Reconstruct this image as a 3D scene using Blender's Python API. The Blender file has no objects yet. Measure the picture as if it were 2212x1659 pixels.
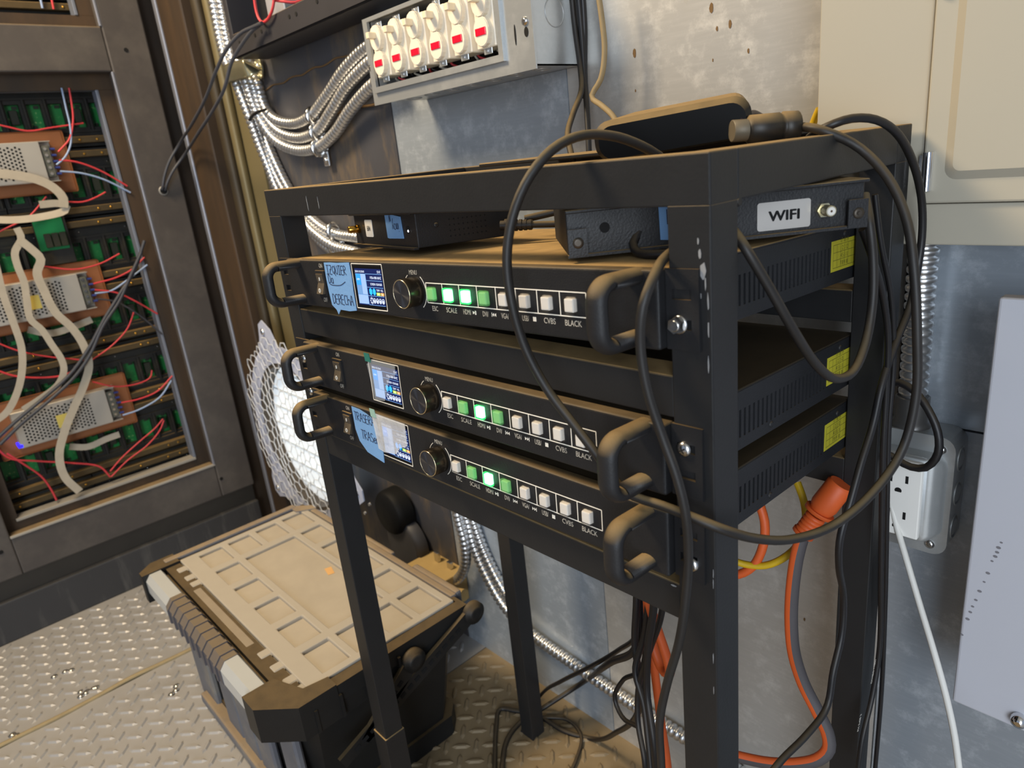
import bpy, bmesh, math, random
from mathutils import Vector, Matrix
random.seed(7)
SC = bpy.context.scene
COL = SC.collection

# ------------------------------------------------------------------ camera
FPX = 1504.507
CAM = Vector((0.6774, -0.3018, 0.8607))
RR = ((0.6802, 0.7258, -0.1028), (0.1611, -0.2848, -0.9450), (-0.7151, 0.6262, -0.3106))
cd = bpy.data.cameras.new('camera')
cam = bpy.data.objects.new('camera', cd)
COL.objects.link(cam)
cr, cdn, cf = (Vector(r).normalized() for r in RR)
cam.matrix_world = Matrix(((cr.x, -cdn.x, -cf.x, CAM.x), (cr.y, -cdn.y, -cf.y, CAM.y),
                           (cr.z, -cdn.z, -cf.z, CAM.z), (0, 0, 0, 1)))
cd.sensor_fit = 'HORIZONTAL'
cd.sensor_width = 36.0
cd.lens = FPX / 2212.0 * 36.0
cd.clip_start = 0.01
cd.dof.use_dof = True
cd.dof.focus_distance = 0.56
cd.dof.aperture_fstop = 11.0
SC.camera = cam

# ------------------------------------------------------------------ world, lights, exposure
SC.view_settings.view_transform = 'Standard'
SC.view_settings.look = 'None'
SC.view_settings.gamma = 1.0
SC.view_settings.use_curve_mapping = False
SC.view_settings.exposure = -0.22
wd = bpy.data.worlds.new('daylight')
SC.world = wd
wd.use_nodes = True
wb = wd.node_tree.nodes['Background']
wb.inputs[0].default_value = (0.60, 0.71, 0.90, 1)
wb.inputs[1].default_value = 0.55


def area(name, loc, target, size, power, col):
    l = bpy.data.lights.new(name, 'AREA')
    l.shape = 'RECTANGLE'
    l.size, l.size_y = size
    l.energy = power
    l.color = col
    o = bpy.data.objects.new(name, l)
    COL.objects.link(o)
    o.location = loc
    d = Vector(target) - Vector(loc)
    o.rotation_euler = d.to_track_quat('-Z', 'Y').to_euler()
    return o


# daylight through the open side door (right of and behind the camera)
area('door_daylight', (2.3, -2.2, 1.1), (0.0, 0.2, 0.6), (1.2, 1.9), 78, (0.84, 0.92, 1.0))
# warm work lamp hung under the roof in front of the rack
area('warm_lamp', (-0.55, -0.55, 1.95), (-0.1, 0.2, 0.6), (0.42, 0.42), 43, (1.0, 0.79, 0.52))


def at(u, v, ax, val):
    """world point on plane ax=val that lies behind pixel (u, v)"""
    a, b = (u - 1106.0) / FPX, (v - 829.5) / FPX
    d = cr * a + cdn * b + cf
    k = 'xyz'.index(ax)
    t = (val - CAM[k]) / d[k]
    return CAM + d * t


def PY(u, v, y): return at(u, v, 'y', y)
def PX(u, v, x): return at(u, v, 'x', x)
def PZ(u, v, z): return at(u, v, 'z', z)


# ------------------------------------------------------------------ materials
def lin(c):
    if isinstance(c, str):
        c = c.lstrip('#')
        c = tuple(int(c[i:i + 2], 16) / 255 for i in (0, 2, 4))
    return tuple(((x / 12.92) if x <= 0.04045 else ((x + 0.055) / 1.055) ** 2.4) for x in c) + (1.0,)


MATS = {}
DUST = lin('#a08559')


def mat(name, col, rough=0.5, metal=0.0, var=0.12, scale=30.0, bump=0.0, bscale=None, dust=0.0, spec=0.5,
        emit=0.0, ecol=None, trans=0.0, alpha=1.0, col2=None, c2amt=0.5, c2scale=6.0, c2sharp=0.12, c2stretch=None,
        coat=0.0, ior=1.45, dustcol=None):
    if name in MATS:
        return MATS[name]
    m = bpy.data.materials.new(name)
    m.use_nodes = True
    nt = m.node_tree
    N, L = nt.nodes, nt.links
    b = N['Principled BSDF']
    base = lin(col)
    b.inputs['Roughness'].default_value = rough
    b.inputs['Metallic'].default_value = metal
    b.inputs['Specular IOR Level'].default_value = spec
    b.inputs['IOR'].default_value = ior
    if coat:
        b.inputs['Coat Weight'].default_value = coat
    tc = N.new('ShaderNodeTexCoord')
    out = None
    nz = N.new('ShaderNodeTexNoise')
    nz.inputs['Scale'].default_value = scale
    nz.inputs['Detail'].default_value = 6
    L.new(tc.outputs['Object'], nz.inputs['Vector'])
    mx = N.new('ShaderNodeMix')
    mx.data_type = 'RGBA'
    mx.inputs[6].default_value = tuple(max(0, x * (1 - var)) for x in base[:3]) + (1,)
    mx.inputs[7].default_value = tuple(min(1, x * (1 + var)) for x in base[:3]) + (1,)
    L.new(nz.outputs['Fac'], mx.inputs[0])
    out = mx.outputs[2]
    if col2:
        n2 = N.new('ShaderNodeTexNoise')
        n2.inputs['Scale'].default_value = c2scale
        n2.inputs['Detail'].default_value = 8
        n2.inputs['Roughness'].default_value = 0.65
        if c2stretch:
            mp = N.new('ShaderNodeMapping')
            mp.inputs['Scale'].default_value = c2stretch
            L.new(tc.outputs['Object'], mp.inputs['Vector'])
            L.new(mp.outputs[0], n2.inputs['Vector'])
        else:
            L.new(tc.outputs['Object'], n2.inputs['Vector'])
        rp = N.new('ShaderNodeValToRGB')
        rp.color_ramp.elements[0].position = max(0, 1 - c2amt - c2sharp)
        rp.color_ramp.elements[0].color = (0, 0, 0, 1)
        rp.color_ramp.elements[1].position = min(1, 1 - c2amt + c2sharp)
        L.new(n2.outputs['Fac'], rp.inputs[0])
        m2 = N.new('ShaderNodeMix')
        m2.data_type = 'RGBA'
        L.new(rp.outputs[0], m2.inputs[0])
        L.new(out, m2.inputs[6])
        m2.inputs[7].default_value = lin(col2)
        out = m2.outputs[2]
    if dust > 0:
        # settled dust: lies on faces that point up
        g = N.new('ShaderNodeNewGeometry')
        sx = N.new('ShaderNodeSeparateXYZ')
        L.new(g.outputs['Normal'], sx.inputs[0])
        mr = N.new('ShaderNodeMapRange')
        mr.inputs[1].default_value = 0.25
        mr.inputs[2].default_value = 0.95
        mr.inputs[4].default_value = dust
        L.new(sx.outputs[2], mr.inputs[0])
        n3 = N.new('ShaderNodeTexNoise')
        n3.inputs['Scale'].default_value = 60
        n3.inputs['Detail'].default_value = 5
        L.new(tc.outputs['Object'], n3.inputs['Vector'])
        ml = N.new('ShaderNodeMath')
        ml.operation = 'MULTIPLY'
        ma = N.new('ShaderNodeMapRange')
        ma.inputs[1].default_value = 0.3
        ma.inputs[2].default_value = 0.6
        ma.inputs[3].default_value = 0.75
        L.new(n3.outputs['Fac'], ma.inputs[0])
        L.new(mr.outputs[0], ml.inputs[0])
        L.new(ma.outputs[0], ml.inputs[1])
        m3 = N.new('ShaderNodeMix')
        m3.data_type = 'RGBA'
        L.new(ml.outputs[0], m3.inputs[0])
        L.new(out, m3.inputs[6])
        m3.inputs[7].default_value = dustcol and lin(dustcol) or DUST
        out = m3.outputs[2]
        mm = N.new('ShaderNodeMapRange')
        mm.inputs[3].default_value = rough
        mm.inputs[4].default_value = 0.95
        L.new(ml.outputs[0], mm.inputs[0])
        L.new(mm.outputs[0], b.inputs['Roughness'])
        if metal > 0:
            mt = N.new('ShaderNodeMapRange')
            mt.inputs[3].default_value = metal
            mt.inputs[4].default_value = 0.0
            L.new(ml.outputs[0], mt.inputs[0])
            L.new(mt.outputs[0], b.inputs['Metallic'])
    L.new(out, b.inputs['Base Color'])
    if bump:
        bn = N.new('ShaderNodeTexNoise')
        bn.inputs['Scale'].default_value = bscale or 200
        bn.inputs['Detail'].default_value = 3
        L.new(tc.outputs['Object'], bn.inputs['Vector'])
        bp = N.new('ShaderNodeBump')
        bp.inputs['Strength'].default_value = bump
        bp.inputs['Distance'].default_value = 0.001
        L.new(bn.outputs['Fac'], bp.inputs['Height'])
        L.new(bp.outputs[0], b.inputs['Normal'])
    if emit:
        b.inputs['Emission Color'].default_value = lin(ecol or col)
        b.inputs['Emission Strength'].default_value = emit
    if trans:
        b.inputs['Transmission Weight'].default_value = trans
    if alpha < 1:
        b.inputs['Alpha'].default_value = alpha
    MATS[name] = m
    return m


def galv(name, c1, c2, rough, metal, scr=0.25, vscale=14, stain=None):
    """zinc-coated sheet: spangle + brushed streaks"""
    if name in MATS:
        return MATS[name]
    m = mat(name, c1, rough, metal, 0.10, 4)
    nt = m.node_tree
    N, L = nt.nodes, nt.links
    b = N['Principled BSDF']
    tc = next(n for n in N if n.type == 'TEX_COORD')
    prev = b.inputs['Base Color'].links[0].from_socket
    vo = N.new('ShaderNodeTexNoise')
    vo.inputs['Scale'].default_value = vscale
    vo.inputs['Detail'].default_value = 10
    vo.inputs['Roughness'].default_value = 0.75
    L.new(tc.outputs['Object'], vo.inputs['Vector'])
    r1 = N.new('ShaderNodeValToRGB')
    r1.color_ramp.elements[0].position = 0.50
    r1.color_ramp.elements[1].position = 0.74
    L.new(vo.outputs['Fac'], r1.inputs[0])
    mp = N.new('ShaderNodeMapping')
    mp.inputs['Scale'].default_value = (14, 30, 160)
    mp.inputs['Rotation'].default_value = (0, 0.15, 0)
    L.new(tc.outputs['Object'], mp.inputs['Vector'])
    st = N.new('ShaderNodeTexNoise')
    st.inputs['Scale'].default_value = 2
    st.inputs['Detail'].default_value = 8
    L.new(mp.outputs[0], st.inputs['Vector'])
    r2 = N.new('ShaderNodeValToRGB')
    r2.color_ramp.elements[0].position = 0.45
    r2.color_ramp.elements[1].position = 0.75
    L.new(st.outputs['Fac'], r2.inputs[0])
    ad = N.new('ShaderNodeMath')
    ad.operation = 'MULTIPLY_ADD'
    ad.inputs[1].default_value = scr
    L.new(r2.outputs[0], ad.inputs[0])
    ml = N.new('ShaderNodeMath')
    ml.operation = 'MULTIPLY'
    ml.inputs[1].default_value = 0.6
    L.new(r1.outputs[0], ml.inputs[0])
    L.new(ml.outputs[0], ad.inputs[2])
    mx = N.new('ShaderNodeMix')
    mx.data_type = 'RGBA'
    L.new(ad.outputs[0], mx.inputs[0])
    L.new(prev, mx.inputs[6])
    mx.inputs[7].default_value = lin(c2)
    o = mx.outputs[2]
    if stain:
        sn = N.new('ShaderNodeTexNoise')
        sn.inputs['Scale'].default_value = 9
        sn.inputs['Detail'].default_value = 9
        sn.inputs['Roughness'].default_value = 0.7
        L.new(tc.outputs['Object'], sn.inputs['Vector'])
        r3 = N.new('ShaderNodeValToRGB')
        r3.color_ramp.elements[0].position = 0.63
        r3.color_ramp.elements[1].position = 0.72
        L.new(sn.outputs['Fac'], r3.inputs[0])
        m4 = N.new('ShaderNodeMix')
        m4.data_type = 'RGBA'
        L.new(r3.outputs[0], m4.inputs[0])
        L.new(o, m4.inputs[6])
        m4.inputs[7].default_value = lin(stain)
        o = m4.outputs[2]
    L.new(o, b.inputs['Base Color'])
    rr = N.new('ShaderNodeMapRange')
    rr.inputs[3].default_value = rough - 0.06
    rr.inputs[4].default_value = rough + 0.14
    L.new(ad.outputs[0], rr.inputs[0])
    L.new(rr.outputs[0], b.inputs['Roughness'])
    return m


BLACK = mat('black_powder_coat', '#1e1e20', 0.5, 0.0, 0.2, 90, bump=0.25, bscale=700, dust=0.9)
RACKM = mat('black_rack_paint', '#212122', 0.5, 0.0, 0.15, 40, bump=0.12, bscale=500, dust=0.95, spec=.4)
CHAS = mat('device_black_steel', '#202124', 0.5, 0.0, 0.15, 60, bump=0.2, bscale=900, dust=.15, spec=.4)
LID1 = mat('device_dusty_lid', '#202124', 0.6, 0.0, 0.15, 60, dust=1.0, dustcol='#b0905c')
LID2 = mat('device_shaded_lid', '#1d1c1b', 0.55, 0.0, 0.15, 60, dust=0.12, spec=.3)  # darker lid: shade between the units put into the colour, with less dust
PANEL = mat('device_front_black', '#1d1d1f', 0.52, 0.0, 0.18, 120, bump=0.2, bscale=900, dust=0.35, spec=.4)
INNER = mat('dark_interior', '#0a0a0b', 0.9, 0, 0.1)
HANDLE = mat('handle_rubber_black', '#222122', 0.5, 0, 0.15, 200, bump=0.15, bscale=900, dust=0.7, spec=.4)
SILVER = mat('zinc_bolt', '#cfcfcf', 0.22, 1.0, 0.05)
CHROME = mat('chrome', '#e0e0e2', 0.1, 1.0, 0.02)
WHITEP = mat('white_print', '#e8e2d6', 0.6, 0, 0.03)
GALV = galv('galvanised_sheet', '#9ea7b1', '#d6dee6', 0.38, 0.38, 0.10, 40)
GALVW = galv('galvanised_sheet_scratched', '#b4b3b0', '#dfdeda', 0.42, 0.40, 0.12, 30, '#a39880')  # scratched copy; its warmer tone holds the lamp's light in the colour
GALVB = galv('galvanised_box_steel', '#adb0b1', '#c9cccd', 0.36, 0.55, 0.08, 12)
DARKS = mat('dark_steel_sheet', '#4b4b50', 0.5, 0.25, 0.2, 8, col2='#7a6a55', c2amt=0.40, c2scale=5, c2sharp=0.10, c2stretch=(3, 3, 1.0))
RUST = mat('rusty_brown_steel', '#4f3d2b', 0.55, 0.2, 0.25, 6, col2='#332c26', c2amt=0.5, c2scale=3, c2sharp=0.2, c2stretch=(4, 4, 0.6))
FRAME = mat('grey_brown_frame_steel', '#4b4643', 0.6, 0.15, 0.15, 12, col2='#5e5852', c2amt=0.40, c2scale=9, c2sharp=0.15, bump=0.1, bscale=150, dust=0.55)
CREAM = mat('cream_paint_steel', '#6f6548', 0.45, 0.1, 0.12, 5)
BEIGE = mat('beige_cabinet_paint', '#aca697', 0.38, 0.0, 0.03, 4, bump=0.03, bscale=400)
GREYBOX = mat('pale_grey_enclosure', '#bcbdc5', 0.42, 0.0, 0.03, 5, bump=0.03, bscale=400, dust=0.5)
PLATE = mat('aluminium_tread_plate', '#adabaa', 0.36, 0.45, 0.08, 9, col2='#85817d', c2amt=0.33, c2scale=4, c2sharp=0.12, dust=0.25, dustcol='#aaa7a2')
PLATE_SHADED = mat('shaded_dirty_plate', '#8d806c', 0.55, 0.2, 0.15, 9, col2='#66573f', c2amt=0.42, c2scale=5, c2sharp=0.15, dust=0.5, dustcol='#8a7550')  # browner copy: under-rack shade put into the colour, along with dirt
CONDM = mat('flexible_steel_conduit', '#d2d3d4', 0.3, 0.9, 0.06, 12)
CABLE = mat('black_cable', '#19181a', 0.42, 0, 0.2, 60, dust=0.4, dustcol='#6d5c40')
CABLED = mat('dusty_black_cable', '#211e1c', 0.5, 0, 0.3, 60, dust=.85, dustcol='#7f6b48')
CABLET = mat('dusty_tan_cable', '#8d7b5a', 0.7, 0, 0.25, 60)
CABLEW = mat('white_cable', '#dcdad4', 0.5, 0, 0.04)
ORANGE = mat('orange_cord', '#cf5a26', 0.5, 0, 0.08)
YELLOW = mat('yellow_cord', '#c9a519', 0.5, 0, 0.08)
REDW = mat('red_wire', '#c23a40', 0.45, 0, 0.08)
BLUEW = mat('pale_blue_wire', '#8fa3c4', 0.5, 0, 0.06)
GREYW = mat('grey_black_wire', '#3d3e44', 0.4, 0, 0.12)
RIBBON = mat('grey_ribbon_cable', '#a99f8e', 0.55, 0, 0.15, 40)
PCB = mat('green_circuit_board', '#1d7a3a', 0.45, 0, 0.25, 80, col2='#a9c47f', c2amt=0.36, c2scale=160, c2sharp=0.04)
PLASTIC = mat('black_module_plastic', '#1c1b18', 0.6, 0, 0.25, 30, col2='#35301f', c2amt=0.35, c2scale=20, dust=0.4)
BRASS = mat('brass', '#c79a44', 0.3, 1.0, 0.05)
COPPERB = mat('brown_mounting_board', '#8a5632', 0.6, 0, 0.15, 20)
PSUM = mat('perforated_alloy_case', '#b9b4ab', 0.38, 0.5, 0.06, 30)
IVORY = mat('ivory_switch_plastic', '#e3dac8', 0.35, 0, 0.02)
REDL = mat('red_pilot_lens', '#d2122f', 0.2, 0, 0.15, 300, emit=0.25, ecol='#e0102c')
OFFW = mat('white_receptacle_plastic', '#e6e4df', 0.35, 0, 0.02)
TAPE = mat('blue_masking_tape', '#6d97c6', 0.75, 0, 0.06, 60, bump=0.3, bscale=300)
INK = mat('black_marker_ink', '#20243a', 0.7, 0, 0.05)
GOLD = mat('gold_connector', '#d0a24a', 0.25, 1.0, 0.05)
STICK = mat('yellow_date_sticker', '#b9b232', 0.5, 0, 0.1, 60)
LABELW = mat('white_label', '#d9d7d2', 0.45, 0, 0.03)
LABELS = mat('silver_label', '#b9b4ae', 0.35, 0.4, 0.1, 40, col2='#6b655e', c2amt=0.28, c2scale=40, c2sharp=0.05)
LIDM = mat('dusty_tan_lid', '#a39b8e', 0.85, 0, 0.12, 25, dust=0.6, dustcol='#aba396')
LIDP = mat('dusty_lid_pocket', '#a99f8f', 0.9, 0, 0.12, 30)
TBLACK = mat('toolbox_black_plastic', '#1d1d1d', 0.5, 0, 0.2, 40, bump=0.2, bscale=500, dust=0.28, spec=.35)
TGREY = mat('toolbox_grey_plastic', '#63656c', 0.6, 0, 0.12, 30, col2='#8b8578', c2amt=0.35, c2scale=12, c2sharp=0.15, dust=0.6)
TSILV = mat('toolbox_silver_handle_end', '#c8cbcb', 0.35, 0.3, 0.04, 30)
FANW = mat('white_fan_plastic', '#aeb4c8', 0.5, 0, 0.05, 8)
WIRE = mat('galvanised_chicken_wire', '#e2e5ea', 0.4, 0.3, 0.05)
CLEAR = mat('clear_button_cap', '#ffffff', 0.08, 0, 0, trans=1.0, alpha=0.35, ior=1.2)
FILM = mat('clear_protective_film', '#e8edf2', 0.15, 0, 0.05, alpha=0.13)
FILM2 = mat('crumpled_protective_film', '#e4e6ea', 0.25, 0, 0.3, 60, bump=1.0, bscale=120, alpha=0.40)
MILK = mat('milky_button', '#d8d2ca', 0.3, 0, 0.05)
DIMG = mat('dim_green_button', '#8fc487', 0.3, 0, 0.05, emit=0.03, ecol='#58d85a')
LITG = mat('lit_green_button', '#e8fff6', 0.3, 0, 0.0, emit=6.0, ecol='#a8ffd8')
GLOWG = mat('green_button_shell', '#35e06a', 0.25, 0, 0.0, emit=1.5, ecol='#1bd851', alpha=0.5)
DIMSHELL = mat('pale_green_button_shell', '#86d884', 0.2, 0, 0.0, emit=0.06, ecol='#2fdc48', alpha=0.25)

# ------------------------------------------------------------------ mesh builder
class MB:
    def __init__(s):
        s.v, s.f, s.m, s.sm = [], [], [], []

    def add(s, vs, fs, mi=0, smooth=False):
        k = len(s.v)
        s.v += [tuple(v) for v in vs]
        for f in fs:
            s.f.append(tuple(i + k for i in f))
            s.m.append(mi)
            s.sm.append(smooth)
        return s

    def bm(s, b, mi=0, smooth=False, mtx=None):
        b.verts.ensure_lookup_table()
        b.verts.index_update()
        vs = [(mtx @ v.co) if mtx else v.co.copy() for v in b.verts]
        fs = [[v.index for v in f.verts] for f in b.faces]
        b.free()
        return s.add(vs, fs, mi, smooth)

    def box(s, x0, x1, y0, y1, z0, z1, r=0.0, seg=1, mi=0, mtx=None, smooth=False):
        b = bmesh.new()
        bmesh.ops.create_cube(b, size=1.0)
        for v in b.verts:
            v.co = Vector(((x0 + x1) / 2 + v.co.x * (x1 - x0), (y0 + y1) / 2 + v.co.y * (y1 - y0), (z0 + z1) / 2 + v.co.z * (z1 - z0)))
        if r > 0:
            bmesh.ops.bevel(b, geom=list(b.edges), offset=r, segments=seg, profile=0.5, affect='EDGES')
        return s.bm(b, mi, smooth, mtx)

    def cyl(s, p0, p1, r0, r1=None, n=16, mi=0, cap=True, smooth=True):
        p0, p1 = Vector(p0), Vector(p1)
        r1 = r0 if r1 is None else r1
        d = (p1 - p0).normalized()
        a = d.orthogonal().normalized()
        b = d.cross(a)
        vs = []
        for p, r in ((p0, r0), (p1, r1)):
            for i in range(n):
                t = 2 * math.pi * i / n
                vs.append(p + (a * math.cos(t) + b * math.sin(t)) * r)
        s.add(vs, [(i, (i + 1) % n, n + (i + 1) % n, n + i) for i in range(n)], mi, smooth)
        if cap:
            s.add(vs[:n], [tuple(range(n - 1, -1, -1))], mi)
            s.add(vs[n:], [tuple(range(n))], mi)
        return s

    def lathe(s, p0, axis, prof, n=20, mi=0, smooth=True):
        """prof: list of (distance along axis, radius)"""
        p0, d = Vector(p0), Vector(axis).normalized()
        a = d.orthogonal().normalized()
        b = d.cross(a)
        vs = []
        for h, r in prof:
            for i in range(n):
                t = 2 * math.pi * i / n
                vs.append(p0 + d * h + (a * math.cos(t) + b * math.sin(t)) * r)
        fs = []
        for k in range(len(prof) - 1):
            for i in range(n):
                j = (i + 1) % n
                fs.append((k * n + i, k * n + j, (k + 1) * n + j, (k + 1) * n + i))
        s.add(vs, fs, mi, smooth)
        s.add(vs[:n], [tuple(range(n - 1, -1, -1))], mi)
        s.add(vs[-n:], [tuple(range(n))], mi)
        return s

    def tube(s, pts, r, n=8, up=None, ry=None, mi=0, radii=None, smooth=True, mi2=None):
        """swept round (or flat, ry given) section"""
        pts = [Vector(p) for p in pts]
        m = len(pts)
        T = []
        for i in range(m):
            t = pts[min(i + 1, m - 1)] - pts[max(i - 1, 0)]
            T.append(t.normalized() if t.length > 1e-9 else Vector((0, 0, 1)))
        a = Vector(up) if up is not None else T[0].orthogonal()
        vs = []
        for i in range(m):
            a = a - T[i] * a.dot(T[i])
            if a.length < 1e-6:
                a = T[i].orthogonal()
            a.normalize()
            b = T[i].cross(a)
            k = radii[i] if radii else 1.0
            for j in range(n):
                t = 2 * math.pi * (j + .5) / n
                vs.append(pts[i] + a * (math.cos(t) * (ry or r) * k) + b * (math.sin(t) * r * k))
        fs, fs2 = [], []
        for i in range(m - 1):
            for j in range(n):
                q = (i * n + j, i * n + (j + 1) % n, (i + 1) * n + (j + 1) % n, (i + 1) * n + j)
                (fs2 if (mi2 is not None and n // 4 <= j < 3 * n // 4) else fs).append(q)
        s.add(vs, fs, mi, smooth)
        if fs2:
            s.add(vs, fs2, mi2, smooth)
        s.add(vs[:n], [tuple(range(n))], mi)
        s.add(vs[-n:], [tuple(range(n - 1, -1, -1))], mi)
        return s

    def prism(s, poly, ax, a0, a1, mi=0, mtx=None):
        """poly of 2-D points extruded along ax; for 'y' the points are (x, z)"""
        n = len(poly)
        def mk(p, t):
            v = {'x': (t, p[0], p[1]), 'y': (p[0], t, p[1]), 'z': (p[0], p[1], t)}[ax]
            return (mtx @ Vector(v)) if mtx else Vector(v)
        vs = [mk(p, a0) for p in poly] + [mk(p, a1) for p in poly]
        fs = [(i, (i + 1) % n, n + (i + 1) % n, n + i) for i in range(n)]
        fs += [tuple(range(n - 1, -1, -1)), tuple(range(n, 2 * n))]
        return s.add(vs, fs, mi)

    def grid(s, u0, u1, v0, v1, holes, w0, w1, ax='y', mi=0, mtx=None):
        """plate with rectangular cut-outs; (u, v) are the in-plane axes, w the thickness axis"""
        us = sorted({u0, u1, *[max(u0, min(u1, h[i])) for h in holes for i in (0, 1)]})
        vs_ = sorted({v0, v1, *[max(v0, min(v1, h[i])) for h in holes for i in (2, 3)]})
        nu, nv = len(us) - 1, len(vs_) - 1
        solid = [[True] * nv for _ in range(nu)]
        for i in range(nu):
            cu = (us[i] + us[i + 1]) / 2
            for j in range(nv):
                cv = (vs_[j] + vs_[j + 1]) / 2
                if any(h[0] < cu < h[1] and h[2] < cv < h[3] for h in holes):
                    solid[i][j] = False
        def mk(u, v, w):
            p = {'y': (u, w, v), 'x': (w, u, v), 'z': (u, v, w)}[ax]
            return (mtx @ Vector(p)) if mtx else Vector(p)
        def ok(i, j): return 0 <= i < nu and 0 <= j < nv and solid[i][j]
        V, F, key = [], [], {}
        def vid(i, j, k):
            q = (i, j, k)
            if q not in key:
                key[q] = len(V)
                V.append(mk(us[i], vs_[j], (w0, w1)[k]))
            return key[q]
        for i in range(nu):
            for j in range(nv):
                if not solid[i][j]:
                    continue
                F.append((vid(i, j, 0), vid(i + 1, j, 0), vid(i + 1, j + 1, 0), vid(i, j + 1, 0)))
                F.append((vid(i, j, 1), vid(i, j + 1, 1), vid(i + 1, j + 1, 1), vid(i + 1, j, 1)))
                if not ok(i - 1, j): F.append((vid(i, j, 0), vid(i, j + 1, 0), vid(i, j + 1, 1), vid(i, j, 1)))
                if not ok(i + 1, j): F.append((vid(i + 1, j, 0), vid(i + 1, j, 1), vid(i + 1, j + 1, 1), vid(i + 1, j + 1, 0)))
                if not ok(i, j - 1): F.append((vid(i, j, 0), vid(i, j, 1), vid(i + 1, j, 1), vid(i + 1, j, 0)))
                if not ok(i, j + 1): F.append((vid(i, j + 1, 0), vid(i + 1, j + 1, 0), vid(i + 1, j + 1, 1), vid(i, j + 1, 1)))
        return s.add(V, F, mi)

    def build(s, name, mats, parent=None, local=False, fixn=True):
        me = bpy.data.meshes.new(name)
        off = Vector((0, 0, 0))
        if parent is not None and not local:
            q = parent
            while q is not None:
                off += q.location
                q = q.parent
        me.from_pydata([tuple(Vector(v) - off) for v in s.v], [], s.f)
        if not isinstance(mats, (list, tuple)):
            mats = [mats]
        for m in mats:
            me.materials.append(m)
        me.polygons.foreach_set('material_index', s.m)
        me.polygons.foreach_set('use_smooth', s.sm)
        me.update()
        if fixn:
            b = bmesh.new()
            b.from_mesh(me)
            bmesh.ops.recalc_face_normals(b, faces=b.faces)
            b.to_mesh(me)
            b.free()
        o = bpy.data.objects.new(name, me)
        COL.objects.link(o)
        if parent is not None:
            o.parent = parent
        return o


def thing(name, label, cat, loc=(0, 0, 0), rot=(0, 0, 0), group=None):
    o = bpy.data.objects.new(name, None)
    o.empty_display_size = 0.02
    COL.objects.link(o)
    o.location = loc
    o.rotation_euler = rot
    o['label'] = label
    o['category'] = cat
    if group:
        o['group'] = group
    return o


def tag(o, label, cat, group=None):
    o['label'] = label
    o['category'] = cat
    if group:
        o['group'] = group
    return o


def struct(o, label=None):
    o['kind'] = 'structure'
    if label:
        o['label'] = label
    return o


def recenter(o):
    """put a one-mesh thing's origin at the middle of its base"""
    me = o.data
    xs = [v.co for v in me.vertices]
    c = Vector(((min(p.x for p in xs) + max(p.x for p in xs)) / 2, (min(p.y for p in xs) + max(p.y for p in xs)) / 2, min(p.z for p in xs)))
    me.transform(Matrix.Translation(-c))
    o.location = c
    return o


def smooth_path(pts, ds=0.006):
    P = [Vector(p) for p in pts]
    P = [P[0] * 2 - P[1]] + P + [P[-1] * 2 - P[-2]]
    fine = []
    for i in range(1, len(P) - 2):
        p0, p1, p2, p3 = P[i - 1:i + 3]
        t0 = 0.0
        t1 = t0 + max(1e-4, (p1 - p0).length) ** .5
        t2 = t1 + max(1e-4, (p2 - p1).length) ** .5
        t3 = t2 + max(1e-4, (p3 - p2).length) ** .5
        n = max(4, int((p2 - p1).length / (ds * .4)))
        for k in range(n):
            t = t1 + (t2 - t1) * k / n
            a1 = p0 * ((t1 - t) / (t1 - t0)) + p1 * ((t - t0) / (t1 - t0))
            a2 = p1 * ((t2 - t) / (t2 - t1)) + p2 * ((t - t1) / (t2 - t1))
            a3 = p2 * ((t3 - t) / (t3 - t2)) + p3 * ((t - t2) / (t3 - t2))
            b1 = a1 * ((t2 - t) / (t2 - t0)) + a2 * ((t - t0) / (t2 - t0))
            b2 = a2 * ((t3 - t) / (t3 - t1)) + a3 * ((t - t1) / (t3 - t1))
            fine.append(b1 * ((t2 - t) / (t2 - t1)) + b2 * ((t - t1) / (t2 - t1)))
    fine.append(P[-2])
    out = [fine[0]]
    acc = 0.0
    for a, b in zip(fine, fine[1:]):
        d = (b - a).length
        while acc + d >= ds:
            k = (ds - acc) / d
            a = a + (b - a) * k
            out.append(a)
            d = (b - a).length
            acc = 0.0
        acc += d
    out.append(fine[-1])
    return out


def cable(name, pts, r, m, label, cat='cable', n=8, group=None, ds=0.006, parent=None):
    b = MB().tube(smooth_path(pts, ds), r, n)
    o = b.build(name, m, parent)
    if parent is None:
        recenter(o)
        tag(o, label, cat, group)
    return o


def conduit_mesh(b, pts, r, pitch=0.0065, n=14, mi=0):
    pp = smooth_path(pts, pitch / 4)
    rad = [1.0 + (0.09, 0.06, -0.24, 0.06)[i % 4] for i in range(len(pp))]
    return b.tube(pp, r, n, radii=rad, mi=mi)


_TXT = {}
def glyphs(txt):
    """flat mesh of a word, baseline at z=0, cap height 1; returns verts (x, z), faces, width"""
    if txt in _TXT:
        return _TXT[txt]
    cu = bpy.data.curves.new('tmp_text', 'FONT')
    cu.body = txt
    cu.resolution_u = 3
    o = bpy.data.objects.new('tmp_text', cu)
    COL.objects.link(o)
    dg = bpy.context.evaluated_depsgraph_get()
    me = bpy.data.meshes.new_from_object(o.evaluated_get(dg))
    vs = [(v.co.x / 0.70, v.co.y / 0.70) for v in me.vertices]
    fs = [tuple(p.vertices) for p in me.polygons]
    bpy.data.objects.remove(o)
    bpy.data.curves.remove(cu)
    bpy.data.meshes.remove(me)
    x0 = min(v[0] for v in vs)
    x1 = max(v[0] for v in vs)
    _TXT[txt] = ([(v[0] - x0, v[1]) for v in vs], fs, x1 - x0)
    return _TXT[txt]


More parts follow.
